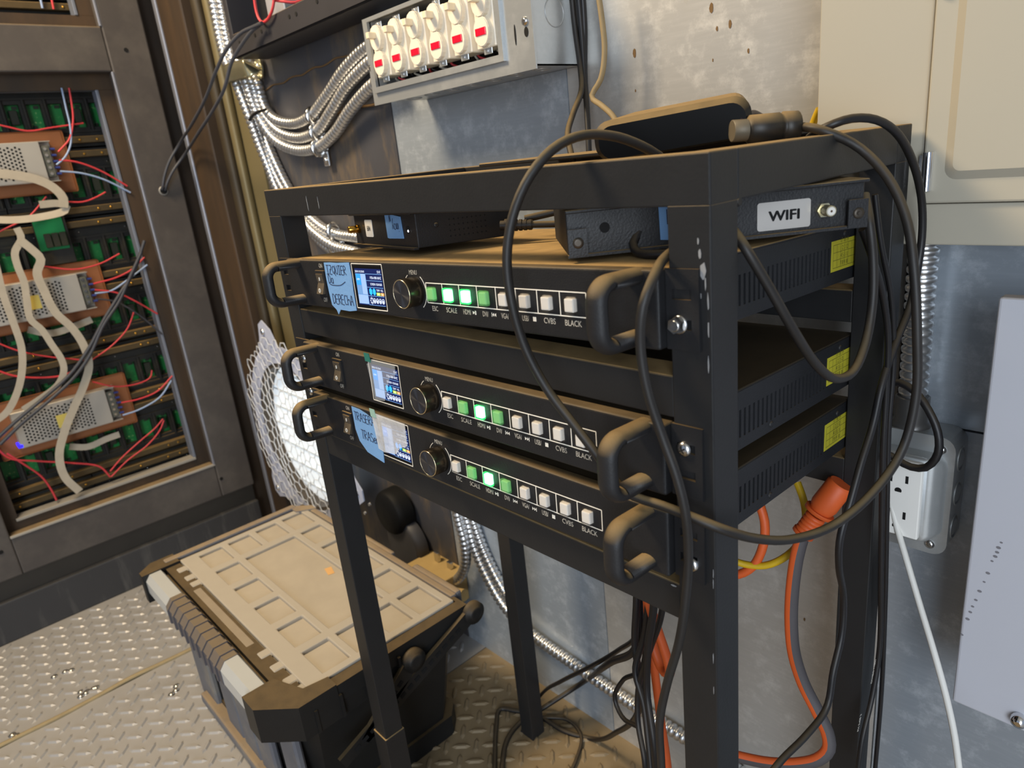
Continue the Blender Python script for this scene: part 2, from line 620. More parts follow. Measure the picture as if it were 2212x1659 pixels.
def text(b, txt, o, ux, uz, h, sx=1.0, mi=0, align='c', bold=0.0):
    """write txt on a plane: o = anchor, ux / uz = unit vectors, h = cap height"""
    vs, fs, w = glyphs(txt)
    o, ux, uz = Vector(o), Vector(ux), Vector(uz)
    k = {'c': -w / 2, 'l': 0, 'r': -w}[align]
    shifts = [(0, 0)] if not bold else [(-bold, 0), (bold, 0), (0, bold * .6), (0, -bold * .6)]
    for dx, dz in shifts:
        b.add([o + ux * ((x + k + dx) * h * sx) + uz * ((z + dz) * h) for x, z in vs], fs, mi)
    return b


def strokes(b, lines, o, ux, uz, nrm, sc, wd, mi=0):
    """marker strokes: polylines in 2-D, drawn as thin ribbons a hair proud of the surface"""
    o, ux, uz, nrm = Vector(o), Vector(ux), Vector(uz), Vector(nrm)
    for ln in lines:
        pts = [o + ux * (x * sc) + uz * (z * sc) for x, z in ln]
        pp = smooth_path(pts, max(wd, 0.0009)) if len(pts) > 2 else pts
        b.tube(pp, wd / 2, 4, up=nrm, ry=0.00012, mi=mi, smooth=False)
    return b


HAND = {
 'I': ([[(0, 1), (.5, 1)], [(.25, 1), (.22, 0)], [(0, 0), (.5, .03)]], .65),
 'Z': ([[(0, 1), (.5, .95), (.05, .05), (.55, 0)], [(.1, .5), (.45, .55)]], .7),
 'Q': ([[(.35, .95), (.05, .75), (.1, .2), (.4, .1), (.55, .5), (.4, .9), (.3, .95)], [(.3, .35), (.6, -.15)]], .7),
 'U': ([[(0, 1), (.03, .25), (.22, .02), (.42, .3), (.45, 1)]], .6),
 'E': ([[(.4, .97), (.03, .95), (.0, .05), (.42, 0)], [(.02, .5), (.35, .52)]], .55),
 'R': ([[(.02, 0), (.05, 1), (.38, .9), (.36, .6), (.05, .5), (.48, 0)]], .6),
 'D': ([[(.02, 0), (.05, 1), (.42, .75), (.4, .2), (.02, 0)]], .6),
 'A': ([[(0, 0), (.25, 1), (.5, 0)], [(.1, .4), (.42, .4)]], .62),
 'C': ([[(.45, .9), (.15, .95), (.02, .5), (.15, .05), (.48, .1)]], .58),
 'H': ([[(0, 1), (.02, 0)], [(.02, .45), (.3, .6), (.42, .45), (.45, 0)]], .58),
 'T': ([[(0, 1), (.55, .95)], [(.27, .98), (.25, 0)]], .6),
 'S': ([[(.45, .9), (.12, .95), (.08, .6), (.42, .4), (.38, .05), (.02, .08)]], .55),
 'a': ([[(.4, .6), (.1, .6), (.05, .1), (.35, .1), (.42, .6), (.42, 0)]], .55),
 'e': ([[(.03, .3), (.38, .35), (.2, .6), (.02, .3), (.15, 0), (.4, .1)]], .48),
 'r': ([[(.02, 0), (.03, .6)], [(.03, .4), (.2, .6), (.35, .55)]], .42),
 'y': ([[(0, .6), (.2, .15)], [(.4, .6), (.1, -.5)]], .5),
 'm': ([[(0, 0), (.02, .55), (.15, .6), (.18, 0)], [(.18, .4), (.33, .6), (.36, 0)]], .5),
 'i': ([[(.1, .6), (.12, 0)], [(.1, .85), (.12, .8)]], .3),
 'N': ([[(0, 0), (.05, 1), (.4, .05), (.45, 1)]], .6),
 '1': ([[(.1, 1), (.12, 0)]], .35),
 '-': ([[(0, .5), (.5, .45), (1.5, .5), (2.2, .75)]], 2.2),
}
def hand(word, x=0.0, z=0.0):
    out = []
    for ch in word:
        if ch == ' ':
            x += .4
            continue
        ln, w = HAND[ch]
        out += [[(px + x, pz + z) for px, pz in l] for l in ln]
        x += w
    return out

# ================================================================== SETTING
YW = 0.335          # back wall plane
XL, XR, YF, YB, TW, ZT = -0.0075, 0.4882, 0.003, 0.2648, 0.0254, 0.8529

# ---- floor of stamped tread plate
def tread_plate(name, x0, x1, y0, y1, parent, m=PLATE):
    b = MB().box(x0, x1, y0, y1, -0.006, 0.0)
    q = math.sqrt(.5)
    A, B = Vector((q, q, 0)), Vector((-q, q, 0))
    pa, pb = 0.047, 0.058
    def lug(c, d):
        e = Vector((-d.y, d.x, 0))
        l, w, h = 0.0160, 0.0044, 0.0026
        vs = [c - d * l, c - d * l * .55 - e * w, c + d * l * .55 - e * w, c + d * l, c + d * l * .55 + e * w, c - d * l * .55 + e * w]
        tp = [c - d * l * .6, c - d * l * .4 - e * w * .35, c + d * l * .4 - e * w * .35, c + d * l * .6, c + d * l * .4 + e * w * .35, c - d * l * .4 + e * w * .35]
        vs = [Vector((v.x, v.y, -0.0003)) for v in vs] + [Vector((v.x, v.y, h)) for v in tp]
        b.add(vs, [(i, (i + 1) % 6, 6 + (i + 1) % 6, 6 + i) for i in range(6)] + [tuple(range(6, 12))])
    for i in range(-30, 31):
        for j in range(-40, 41):
            sh = (j % 2) * .5
            ca = A * ((i + sh) * pa) + B * (j * pb / 2) + Vector((-.3, 0, 0))
            cb = A * ((i + sh + .5) * pa) + B * (j * pb / 2) + Vector((-.3, 0, 0))
            for c, d in ((ca, A), (cb, B)):
                if x0 + .016 < c.x < x1 - .016 and y0 + .016 < c.y < y1 - .016:
                    lug(c, d)
    return b.build(name, m, parent)

fl = MB().box(-1.15, 3.0, -3.0, 0.36, -0.05, -0.006).build('floor', mat('floor_underlay', '#3a3632', 0.9))
struct(fl)
tread_plate('floor_plate', -1.0, -0.664, -1.3, 0.335, fl)
tread_plate('floor_plate', -0.656, -0.205, -1.3, 0.335, fl)
tread_plate('floor_plate', -0.203, 0.75, -1.3, 0.335, fl, PLATE_SHADED)
MB().box(0.752, 3.0, -3.0, 0.335, -0.006, 0.0).box(-1.0, 0.75, -3.0, -1.302, -0.006, 0).build('floor_plate', PLATE, fl)
sb = MB()
sb.tube(smooth_path([(-.66 + .003 * math.sin(i * 1.7), -1.0 + i * .06, .001 + .0008 * math.sin(i * 2.3)) for i in range(22)], .01), .0045, 6)
sb.build('weld_bead', mat('dusty_weld_bead', '#9b8a68', .8, .1, .2, 60), fl)
wd_ = MB()
for (u, v) in ((195, 1490), (212, 1496), (8, 1600), (385, 1478), (140, 1460)):
    c = PZ(u, v, 0)
    for k in range(3):
        a = Vector((random.uniform(-.02, .02), random.uniform(-.02, .02), 0))
        wd_.lathe(c + a, (0, 0, 1), [(-.001, .007), (.002, .006), (.0035, .002)], 8)
wd_.build('weld_spatter', mat('bright_weld_metal', '#b9b5ad', .25, .9, .2, 80), fl)

ce = struct(MB().box(-1.15, 3.0, -3.0, 0.40, 2.3, 2.35).build('ceiling', mat('pale_roof_sheet', '#b9b2a4', .6)))

# ---- back wall
wb_ = struct(MB().box(-1.15, 1.6, YW + .004, YW + .03, 0, 2.3).build('wall_back', mat('wall_backing_steel', '#3d3a38', .7)))
MB().box(-.252, .100, YW, YW + .0035, 0.0, 1.6).build('galvanised_sheet', GALV, wb_)
MB().box(.1015, .468, YW, YW + .0035, 0.0, 1.6).build('galvanised_sheet', GALVW, wb_)
MB().box(.4695, 1.5, YW, YW + .0035, 0.602, 1.6).build('galvanised_sheet', GALV, wb_)
MB().box(.4695, 1.5, YW, YW + .0035, 0.0, 0.6).build('galvanised_sheet', GALV, wb_)
MB().box(-.72, -.2535, YW - .001, YW + .0035, 0.0, 0.955).build('dark_steel_sheet', DARKS, wb_)
MB().box(-.72, -.2535, YW - .006, YW + .0035, 0.957, 1.6).build('dark_steel_sheet', DARKS, wb_)
b = MB()
b.tube(smooth_path([(-.71 + i * .023, YW - .005, .956 + .0015 * math.sin(i * 1.3)) for i in range(20)], .01), .0022, 6)
b.tube(smooth_path([(-.70 + i * .023, YW - .007, 1.02 + .002 * math.sin(i * 1.9) + .0008 * i) for i in range(19)], .01), .0014, 6)
b.build('weld_seam', mat('rusty_weld_seam', '#6d5333', .7, .1, .25, 40), wb_)
MB().box(-.985, -.862, .292, YW, 0, 1.6, .004, 2).build('steel_column', RUST, wb_)
MB().box(-.862, -.722, YW - .004, YW + .0035, 0, 1.6).build('cream_strip', CREAM, wb_)
MB().cyl((-.838, .318, 0), (-.838, .318, 1.6), .013, n=16).build('steel_pipe', mat('brown_pipe', '#3f3627', .5, .3), wb_)
MB().cyl((-.800, .322, 0), (-.800, .322, 1.6), .010, n=16).build('steel_pipe', mat('pale_pipe', '#6f6446', .45, .3), wb_)
# nail holes and pits in the bright sheet
pits = MB()
for u, v, s in ((1577, 52, 5), (1537, 17, 6), (1549, 62, 3), (1371, 115, 6), (1373, 196, 2), (1617, 110, 3), (1540, 130, 2), (1830, 1262, 3), (1738, 1338, 3), (1835, 1400, 3)):
    c = PY(u, v, YW)
    k = s * .00042
    pits.prism([(c.x + math.cos(t) * k * random.uniform(.6, 1), c.z + math.sin(t) * k * 1.8) for t in [i * math.pi / 4 for i in range(8)]], 'y', YW - .0004, YW + .001)
pits.build('rust_pit', mat('rust_pit', '#6d5230', .8), wb_)

# ---- left wall: welded frame of the LED display
wl = struct(MB().box(-1.2, -1.14, -3.0, .36, 0, 2.3).build('wall_left', INNER))
def member(name, *a, m=FRAME, r=.003):
    return MB().box(*a, r, 2).build(name, m, wl)
member('frame_post', -1.032, -1.0, .180, .262, .135, 1.7)
member('frame_post', -1.032, -1.0, -.345, -.244, .135, 1.7)
member('frame_rail', -1.032, -1.001, -.244, .180, .135, .222)
member('frame_rail', -1.032, -1.001, -.244, .180, 1.106, 1.190)
member('frame_rail', -1.032, -1.001, -.244, .180, 1.62, 1.70)
member('recess_strip', -1.05, -1.013, -.6, .262, .088, .136, m=mat('dark_recess_steel', '#38342f', .6, .2, .2, 20))
member('plinth', -1.05, -.999, -1.2, .262, 0.0, .09, m=mat('plinth_steel', '#3a3a3c', .55, .2, .15, 10, col2='#5b5a58', c2amt=.36, c2scale=12, c2stretch=(1, 3, .4)))
member('frame_skirt', -1.05, -.9995, -1.2, -.345, .09, 1.7)
inn = mat('inner_angle_steel', '#777c88', .45, .3, .1, 12)
for (z0, z1) in ((.245, 1.076), (1.215, 1.60)):
    member('inner_angle', -1.060, -1.031, .146, .152, z0, z1, m=inn, r=.001)
    member('inner_angle', -1.060, -1.034, -.223, -.219, z0, z1, m=inn, r=.001)
    member('inner_angle', -1.060, -1.034, -.223, .151, z0 - .004, z0, m=inn, r=.001)
    member('inner_angle', -1.060, -1.034, -.223, .151, z1, z1 + .004, m=inn, r=.001)
    member('inner_flange', -1.036, -1.033, .147, .182, z0, z1, m=RUST, r=.0005)
    member('inner_flange', -1.036, -1.033, -.246, -.219, z0, z1, m=RUST, r=.0005)
    member('inner_flange', -1.036, -1.033, -.246, .182, z0 - .03, z0, m=RUST, r=.0005)
    member('inner_flange', -1.036, -1.033, -.246, .182, z1, z1 + .034, m=RUST, r=.0005)
edge = mat('pale_steel_edge', '#8e909a', .4, .5, .1, 20)
member('lit_edge', -1.0055, -.9990, .1765, .1812, .222, 1.106, m=edge, r=.001)  # added pale strip: daylight highlight along the opening drawn as geometry
member('lit_edge', -1.0055, -.9990, -.244, .1812, .2185, .2235, m=mat('dusty_lit_edge', '#a09a90', .6, .2, .1, 20), r=.001)  # same highlight line along the lower edge, tinted with tan dust
member('lit_edge', -1.0055, -.9990, .1765, .1812, 1.19, 1.62, m=edge, r=.001)
member('inner_ledge', -1.060, -1.030, -.223, .151, .239, .2455, m=mat('dusty_ledge', '#9a958c', .6, .2, .1, 20), r=.001)
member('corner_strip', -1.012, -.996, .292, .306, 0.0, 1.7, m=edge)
member('corner_backing', -1.06, -1.030, .255, .335, 0.0, 1.7, m=RUST, r=.001)
bh = MB()
for (u, v) in ((272, 108), (478, 1034), (2, 1193)):
    c = PX(u, v, -1.0)
    bh.cyl((-1.004, c.y, c.z), (-.9990, c.y, c.z), .0042, n=12)
bh.build('bolt_hole', INNER, wl)
g = PX(353, 412, -1.0)
MB().lathe((-1.001, g.y, g.z), (1, 0, 0), [(0, .010), (.0022, .010), (.003, .0085)], 14).build('cable_grommet', mat('bare_hole_rim', '#8d8b86', .5, .3), wl)
MB().cyl((-1.0, g.y, g.z), (-.9976, g.y, g.z), .0075, n=14).build('grommet_hole', INNER, wl)

# ================================================================== RACK
rk = thing('equipment_rack', 'black welded square-tube rack holding three rack units and small boxes', 'rack', (0.24, 0.13, 0))
def tube_box(name, *a):
    return MB().box(*a, .0009, 2).build(name, RACKM, rk)
zt = ZT
for x0 in (XL, XR - TW):
    for y0 in (YF, YB - TW):
        tube_box('post', x0, x0 + TW, y0, y0 + TW, 0.0, zt - TW + .001)
tube_box('top_rail', XL, XR, YF, YF + TW, zt - TW, zt)
tube_box('top_rail', XL, XR, YB - TW, YB, zt - TW, zt)
tube_box('top_rail', XL, XL + TW, YF + TW, YB - TW, zt - TW, zt)
tube_box('top_rail', XR - TW, XR, YF + TW, YB - TW, zt - TW, zt)
tube_box('cross_bar', XL + TW, XR - TW, YF + .001, YF + TW - .001, .7117, .7365)
tube_box('cross_bar', XL + TW, XR - TW, YF + .001, YF + TW - .001, .5768, .6022)
tube_box('cross_bar', XL + TW, XR - TW, YB - TW + .001, YB - .001, .5700, .5954)
tube_box('cross_bar', XL + TW, XR - TW, YB - TW + .001, YB - .001, .7110, .7364)
tube_box('cross_bar', XL + .001, XL + TW - .001, YF + TW, YB - TW, .5768, .6022)
tube_box('leg_sleeve', XL - .0016, XL + TW + .0016, YF - .0016, YF + TW + .0016, 0.0, .185)
sc = MB()
def flake(x, y, z, w, h, ax):
    n = 7
    pl = [(math.cos(2 * math.pi * i / n) * w * random.uniform(.4, 1), math.sin(2 * math.pi * i / n) * h * random.uniform(.5, 1)) for i in range(n)]
    if ax == 'y':
        sc.prism([(x + a, z + c) for a, c in pl], 'y', y - .00025, y + .0004)
    else:
        sc.prism([(y + a, z + c) for a, c in pl], 'x', x - .0004, x + .00025)
for u, v, w, h in ((1519, 585, 7, 26), (1524, 610, 3, 18), (1530, 655, 3, 22), (1531, 710, 2.2, 26), (1531, 790, 2, 22), (1514, 640, 3, 8), (1541, 1240, 1.2, 14), (1541, 1262, 1.2, 14),
                   (1541, 1420, 1.2, 20), (1542, 1490, 1.2, 14), (1508, 520, 3, 10), (1512, 548, 4, 14), (1456, 1265, 10, 2.6)):
    c = PY(u, v, YF)
    flake(min(c.x, XR - .001), YF, c.z, w * .00026, h * .00026, 'y')
for u, v, w, h in ((664, 440, .8, 12), (688, 440, .7, 10)):
    c = PY(u, v, YF)
    flake(c.x, YF, c.z, w * .0007, h * .0007, 'y')
sc.build('paint_chip', mat('bare_primer_chip', '#8f8f90', .6, .1, .15, 300), rk)
wl2 = MB()
for i in range(7):
    wl2.lathe((XR - .004 - .0006 * i, YF + TW + .002, zt - TW - .001 + .0005 * i), (1, 0, 0), [(-.003, .003), (0, .0042), (.004, .002)], 10)
wl2.build('weld_bead', RACKM, rk)

# ================================================================== RACK UNITS (video processors)
UX, UZ, NF = Vector((1, 0, 0)), Vector((0, 0, 1)), Vector((0, -1, 0))
FY = -0.006          # front panel face, local
BXC = [.2634 + i * .0196 for i in range(8)]
BNAMES = ['ESC', 'SCALE', 'HDMI/', 'DVI/', 'VGA/', 'USB/', 'CVBS', 'BLACK']


def rrect(x0, x1, z0, z1, r, n=4):
    out = []
    for cx, cz, a0 in ((x1 - r, z1 - r, 0), (x0 + r, z1 - r, 90), (x0 + r, z0 + r, 180), (x1 - r, z0 + r, 270)):
        for i in range(n + 1):
            t = math.radians(a0 + 90 * i / n)
            out.append((cx + math.cos(t) * r, cz + math.sin(t) * r))
    return out


def line_rect(b, x0, x1, z0, z1, w, y, mi=0):
    for a in ((x0, x1, z0 - w / 2, z0 + w / 2), (x0, x1, z1 - w / 2, z1 + w / 2), (x0 - w / 2, x0 + w / 2, z0, z1), (x1 - w / 2, x1 + w / 2, z0, z1)):
        b.box(a[0], a[1], y - .00012, y + .0003, a[2], a[3], mi=mi)


def build_lettering(root):
    y = FY - .00012
    def t(s, x, z, h, sx=.8, al='c'):
        text(b, s, (x, y, z), UX, UZ, h, sx, align=al, bold=.012)
    for s, x, z, h, sx in (('ON', .0968, .0370, .0038, .75), ('OFF', .0962, .0060, .0038, .75), ('MENU', .2405, .0350, .0034, .78)):
        b = MB()
        t(s, x, z, h, sx)
        b.build('panel_lettering', WHITEP, root, local=True)
    for i, s in enumerate(BNAMES):
        b = MB()
        h = .0036
        sx = .86 if i in (0, 1, 6, 7) else .62
        x = BXC[i] - (.0018 if 2 <= i <= 5 else 0)
        t(s, x, .0088, h, sx)
        sym = BXC[i] + .0052
        zc = .0088 + h / 2
        def tri(x0, x1):
            b.add([(x0, y, zc - .0013), (x0, y, zc + .0013), (x1, y, zc)], [(0, 1, 2)])
        def bar(x0, x1):
            b.box(x0, x1, y - .0001, y + .0001, zc - .0014, zc + .0014)
        if i == 2: tri(sym - .001, sym + .0012); bar(sym + .0013, sym + .0018); bar(sym + .0022, sym + .0027)
        if i == 3: tri(sym + .0018, sym); tri(sym + .0038, sym + .002); bar(sym - .0006, sym - .0002)
        if i == 4: tri(sym - .0002, sym + .0016); tri(sym + .0018, sym + .0036); bar(sym + .0037, sym + .0041)
        if i == 5: bar(sym - .0002, sym + .0026)
        b.build('button_lettering', WHITEP, root, local=True)
    b = MB()
    line_rect(b, .2551, .4117, .0146, .0293, .0007, FY)
    for i in range(7):
        x = (BXC[i] + BXC[i + 1]) / 2 + .0015 * (1 - i / 6.0)
        b.box(x - .0003, x + .0003, FY - .0002, FY + .0003, .0146, .0293)
    b.build('button_frame', WHITEP, root, local=True)
    b = MB()
    line_rect(b, .1512, .1980, .0042, .0417, .0007, FY)
    b.build('screen_outline', WHITEP, root, local=True)
    b = MB()
    for a0, a1 in ((-55, 55), (122, 245)):
        pts = [Vector((.2405 + math.cos(math.radians(a)) * .0142, FY - .0001, .0222 + math.sin(math.radians(a)) * .0142)) for a in range(a0, a1 + 1, 6)]
        b.tube(pts, .00035, 4, up=NF, ry=.0002, smooth=False)
    return b.build('knob_ring', WHITEP, root, local=True)


def emis(name, col, s=0.9):
    return mat(name, col, .4, 0, 0, emit=s, ecol=col)


SCRM = [mat('screen_bezel_black', '#08080b', .3), emis('screen_navy', '#0d1a4c', .7), emis('screen_sky', '#2d86d6', .9), emis('screen_steel_blue', '#5f86b8', .75),
        emis('screen_pale_blue', '#86a3cc', .75), emis('screen_text', '#cfdcf2', .9), emis('screen_lime', '#a8cf5a', .9), emis('screen_amber', '#d79a56', .9), emis('screen_cyan_icon', '#2aa0ee', 1.0)]


def build_screen(root):
    fr = MB()
    fr.box(.1532, .1972, FY - .0003, FY + .001, .0055, .0402, mi=0)
    o = fr.build('screen', SCRM, root, local=True)
    b = MB()
    y = FY - .0005
    def R(x0, x1, z0, z1, mi):           # 0..1 in the display area
        X0, X1, Z0, Z1 = .1562, .1972, .0075, .0380
        b.add([(X0 + (X1 - X0) * x0, y, Z0 + (Z1 - Z0) * z0), (X0 + (X1 - X0) * x1, y, Z0 + (Z1 - Z0) * z0), (X0 + (X1 - X0) * x1, y, Z0 + (Z1 - Z0) * z1), (X0 + (X1 - X0) * x0, y, Z0 + (Z1 - Z0) * z1)], [(0, 1, 2, 3)], mi)
    R(0, 1, 0, 1, 1)
    y -= .00012
    R(0.01, .40, .03, .86, 3)
    y -= .0001
    R(0.02, .20, .55, .85, 2); R(.21, .39, .30, .85, 4); R(.02, .20, .30, .54, 3); R(.02, .39, .04, .28, 4)
    for z in (.86, .68, .50, .27, .02): R(.40, 1, z - .008, z + .008, 3)
    def hexa(cx, cz, r, mi):
        X0, X1, Z0, Z1 = .1562, .1972, .0075, .0380
        b.add([(X0 + (X1 - X0) * cx + math.cos(math.radians(a)) * r, y, Z0 + (Z1 - Z0) * cz + math.sin(math.radians(a)) * r * 1.25) for a in range(30, 390, 60)], [tuple(range(6))], mi)
    hexa(.52, .385, .0025, 8); hexa(.65, .385, .0025, 8)
    R(.73, .86, .29, .37, 6); R(.88, 1, .29, .37, 7)
    y -= .0001
    def T(s, cx, cz, h, al='c', sx=.8):
        X0, X1, Z0, Z1 = .1562, .1972, .0075, .0380
        text(b, s, (X0 + (X1 - X0) * cx, y, Z0 + (Z1 - Z0) * cz), UX, UZ, h, sx, mi=5, align=al)
    T('2000-01-02 00:40', .02, .89, .0018, 'l'); T('STAT', .98, .89, .0020, 'r')
    T('1920x1080 60HZ', .97, .73, .0021, 'r'); T('SCREEN 1024X600', .97, .56, .0019, 'r')
    T('TEMP', .80, .40, .0018); T('VOL', .94, .40, .0018); T('40', .80, .305, .0014); T('22', .94, .305, .0014)
    T('HDMI', .11, .68, .0016)
    for k in range(5):
        cx, cz = .1562 + .041 * (.52 + k * .105), .0075 + .0305 * .14
        pts = [Vector((cx + math.cos(t) * .0016, y, cz + math.sin(t) * .0020)) for t in [i * math.pi / 5 for i in range(11)]]
        b.tube(pts, .00030, 4, up=NF, ry=.00008, mi=5, smooth=False)
        if k == 0:
            for i in range(8):
                a = i * math.pi / 4
                b.tube([Vector((cx + math.cos(a) * .0018, y, cz + math.sin(a) * .0022)), Vector((cx + math.cos(a) * .0026, y, cz + math.sin(a) * .0032))], .00028, 4, up=NF, ry=.00008, mi=5, smooth=False)
        else:
            b.box(cx - .0006, cx + .0006, y - .0001, y + .0001, cz - .0012, cz + .0006, mi=5)
    b.build('screen_graphics', SCRM, o, local=True, fixn=False)
    return o


def rack_unit(label, loc, rot, lit, bolts):
    root = thing('video_processor', label, 'rack unit', loc, rot, 'rack-mounted video processors')
    B = lambda b, n, m, p=root: b.build(n, m, p, local=True)
    xa, xb = .0213, .4613
    # steel case: floor, lid, back, left side and a slotted right side
    B(MB().box(xa + .0012, xb - .004, .006, .247, .0022, .0408), 'inner_tray', INNER)
    c = MB().box(xa, xb, .0045, .250, .0012, .0026).box(xa, xa + .0012, .0045, .250, .0026, .0410).box(xa, xb, .2485, .250, .0026, .0410)
    B(c, 'case_body', CHAS)
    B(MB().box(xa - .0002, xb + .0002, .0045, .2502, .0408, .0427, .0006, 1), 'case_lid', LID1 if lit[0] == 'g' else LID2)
    slots = []
    y = .018
    while y < .205:
        slots.append((y, y + .0024, .0095, .0285))
        y += .0058
    B(MB().grid(.0045, .250, .0026, .0410, slots, xb - .0012, xb, 'x'), 'vent_side', CHAS)
    s = MB()
    for yy, zz in ((.118, .0062), (.030, .0062), (.225, .036)):
        s.lathe((xb - .0002, yy, zz), (1, 0, 0), [(0, .0024), (.0008, .0022), (.0012, .0012)], 12)
    B(s, 'side_screw', CHAS)
    st = B(MB().box(xb, xb + .0002, .203, .246, .0105, .0325), 'date_sticker', STICK)
    g = MB()
    for i in range(4):
        z = .0128 + i * .0055
        g.box(xb + .0002, xb + .0003, .206, .244, z, z + .0003)
        text(g, ('7 8 9 10', '4 5 6 11', '1 2 3 12', '17 18 19')[i], (xb + .00032, .2245, z + .001), (0, 1, 0), UZ, .0034, .8)
    for i in range(7):
        g.box(xb + .0002, xb + .0003, .206 + i * .0063, .2062 + i * .0063, .0128, .0293)
    B(g, 'sticker_print', mat('sticker_print', '#5d5a22', .6), st)
    # front panel, ears
    B(MB().box(.0275, .4622, FY, .0044, .0004, .0437, .0016, 3, smooth=False), 'front_panel', PANEL)
    for k in range(2):
        x0, x1 = ((0.0, .0272), (.4626, .4826))[k]
        xs = ((.006, .0155), (.4665, .4780))[k]
        e = MB().grid(x0, x1, .0004, .0436, [(xs[0], xs[1], .0275, .0330), (xs[0], xs[1], .0115, .0170)], 0.0, .0024, 'y')
        B(e, 'mounting_ear', PANEL)
    # handles
    for hx in (.0520, .4468):
        zc, hh, out, rad = .0232, .0168, -.0375, .010
        pts = [(hx, FY + .004, zc + hh), (hx, out + rad, zc + hh)]
        for a in range(0, 91, 10):
            pts.append((hx, out + rad - math.sin(math.radians(a)) * rad, zc + hh - rad + math.cos(math.radians(a)) * rad))
        low = [(x, yv, 2 * zc - z) for x, yv, z in reversed(pts)]
        B(MB().tube([Vector(p) for p in pts + low], .0066, 14, up=(0, 0, 1), ry=.0046), 'handle', HANDLE)
    # power switch
    sw = B(MB().grid(.0868, .1034, .0108, .0345, [(.0886, .1010, .0135, .0318)], FY - .0016, FY + .0005, 'y'), 'power_switch', BLACK)
    rk_ = B(MB().prism([(FY - .0005, .0137), (FY - .0042, .0137), (FY - .0012, .0232), (FY - .0024, .0316), (FY - .0005, .0316)], 'x', .0888, .1006), 'rocker', mat('rocker_dusty', '#4a4238', .5, 0, .2, 80, dust=.8), sw)
    mk = MB()
    mk.box(.0944, .0950, FY - .0026, FY - .0018, .0255, .0285)
    ring = [Vector((.0947 + math.cos(t) * .0014, FY - .0037, .0168 + math.sin(t) * .0018)) for t in [i * math.pi / 6 for i in range(13)]]
    mk.tube(ring, .0003, 4, up=NF, ry=.0004, smooth=False)
    B(mk, 'switch_mark', WHITEP, sw)
    build_lettering(root)
    build_screen(root)
    # knob
    KF = mat('knob_face_dark', '#6a6a70', .3, .9, .05, 60)
    kb_ = KF.node_tree.nodes['Principled BSDF']
    if not kb_.inputs['Tangent'].links:
        tg = KF.node_tree.nodes.new('ShaderNodeTangent')
        tg.direction_type = 'RADIAL'
        tg.axis = 'Y'
        KF.node_tree.links.new(tg.outputs[0], kb_.inputs['Tangent'])
        kb_.inputs['Anisotropic'].default_value = .9
    kn = B(MB().lathe((.2405, FY, .0222), (0, -1, 0), [(-.001, .0108), (.0005, .0112), (.0115, .0112), (.0128, .0106)], 40), 'menu_knob', mat('knob_brushed_dark', '#4a4238', .25, .85, .1, 150))
    B(MB().lathe((0, 0, 0), (0, -1, 0), [(0, .0100), (.0002, .0100)], 40), 'knob_face', KF, kn).location = (.2405, FY - .0128, .0222)
    rim = [Vector((.2405 + math.cos(t) * .0106, FY - .0126, .0222 + math.sin(t) * .0106)) for t in [i * math.pi / 20 for i in range(41)]]
    B(MB().tube(rim, .00045, 6), 'knob_rim', mat('knob_bright_rim', '#e6d3ae', .2, .9, .02), kn)
    # buttons
    for i, st_ in enumerate(lit):
        x, z = BXC[i], .0217
        core = {'w': MILK, 'g': DIMG, 'L': LITG}[st_]
        shell = {'w': CLEAR, 'g': DIMSHELL, 'L': GLOWG}[st_]
        bt = B(MB().box(x - .0036, x + .0036, FY - .0034, FY + .0004, z - .0041, z + .0041, .0008, 2), 'button', core)
        B(MB().box(x - .0047, x + .0047, FY - .0040, FY - .0001, z - .0052, z + .0052, .0012, 2), 'button_cap', shell, bt)
    # bolts
    for kind, bx, bz in bolts:
        b = MB()
        if kind == 'hex':
            b.lathe((bx, 0, bz), (0, -1, 0), [(0, .0052), (.0012, .0052), (.0016, .0046)], 20)
            hp = [(bx + math.cos(i * math.pi / 3 + .4) * .0044, bz + math.sin(i * math.pi / 3 + .4) * .0044) for i in range(6)]
            b.prism(hp, 'y', -.0052, -.001)
            b.lathe((bx, -.0052, bz), (0, -1, 0), [(0, .0030), (.0004, .0026)], 16)
        else:
            b.lathe((bx, 0, bz), (0, -1, 0), [(0, .0046), (.0008, .0046), (.0020, .0038), (.0027, .0022), (.0029, .0006)], 20)
            for a in (.5, .5 + math.pi / 2):
                d = Vector((math.cos(a), 0, math.sin(a))) * .0022
                b.tube([Vector((bx, -.0028, bz)) - d, Vector((bx, -.0028, bz)) + d], .0005, 4, mi=1)
        b.build('hex_bolt' if kind == 'hex' else 'pan_screw', [SILVER, INNER], root, local=True)
    return root


R_ = math.radians
SAG = R_(-1.9)
d1 = rack_unit('top rack unit with blue tape reading izquierda and derecha, two green lit buttons', (0, 0, .7436), (SAG, R_(-1.15), 0),
               'gLLgwwww', [('hex', .4708, .0145)])
d2 = rack_unit('middle rack unit without blue tape, small dark green tab above its screen', (0, 0, .6613), (SAG, R_(-.57), 0),
               'wgLgwwww', [('pan', .0128, .0230), ('pan', .4712, .0300)])
d3 = rack_unit('bottom rack unit with blue tape reading trasera left of its screen', (0, 0, .6081), (SAG, R_(-.43), 0),
               'wgLgwwww', [('pan', .0120, .0400), ('pan', .4745, .0118)])


def tape(root, poly, lines, sc_, wd, name='tape_label', m=TAPE, wave=.0004):
    """a strip of tape stuck on the front panel, slightly wavy, with marker writing as its child"""
    b = MB()
    n = len(poly)
    b.prism(poly, 'y', FY - .0008, FY - .0002)
    o = b.build(name, m, root, local=True)
    if lines:
        s = MB()
        for org, ls in lines:
            strokes(s, ls, (org[0], FY - .0010, org[1]), UX, UZ, NF, sc_ if len(org) < 3 else org[2], wd)
        s.build('handwriting', INK, o, local=True)
    return o


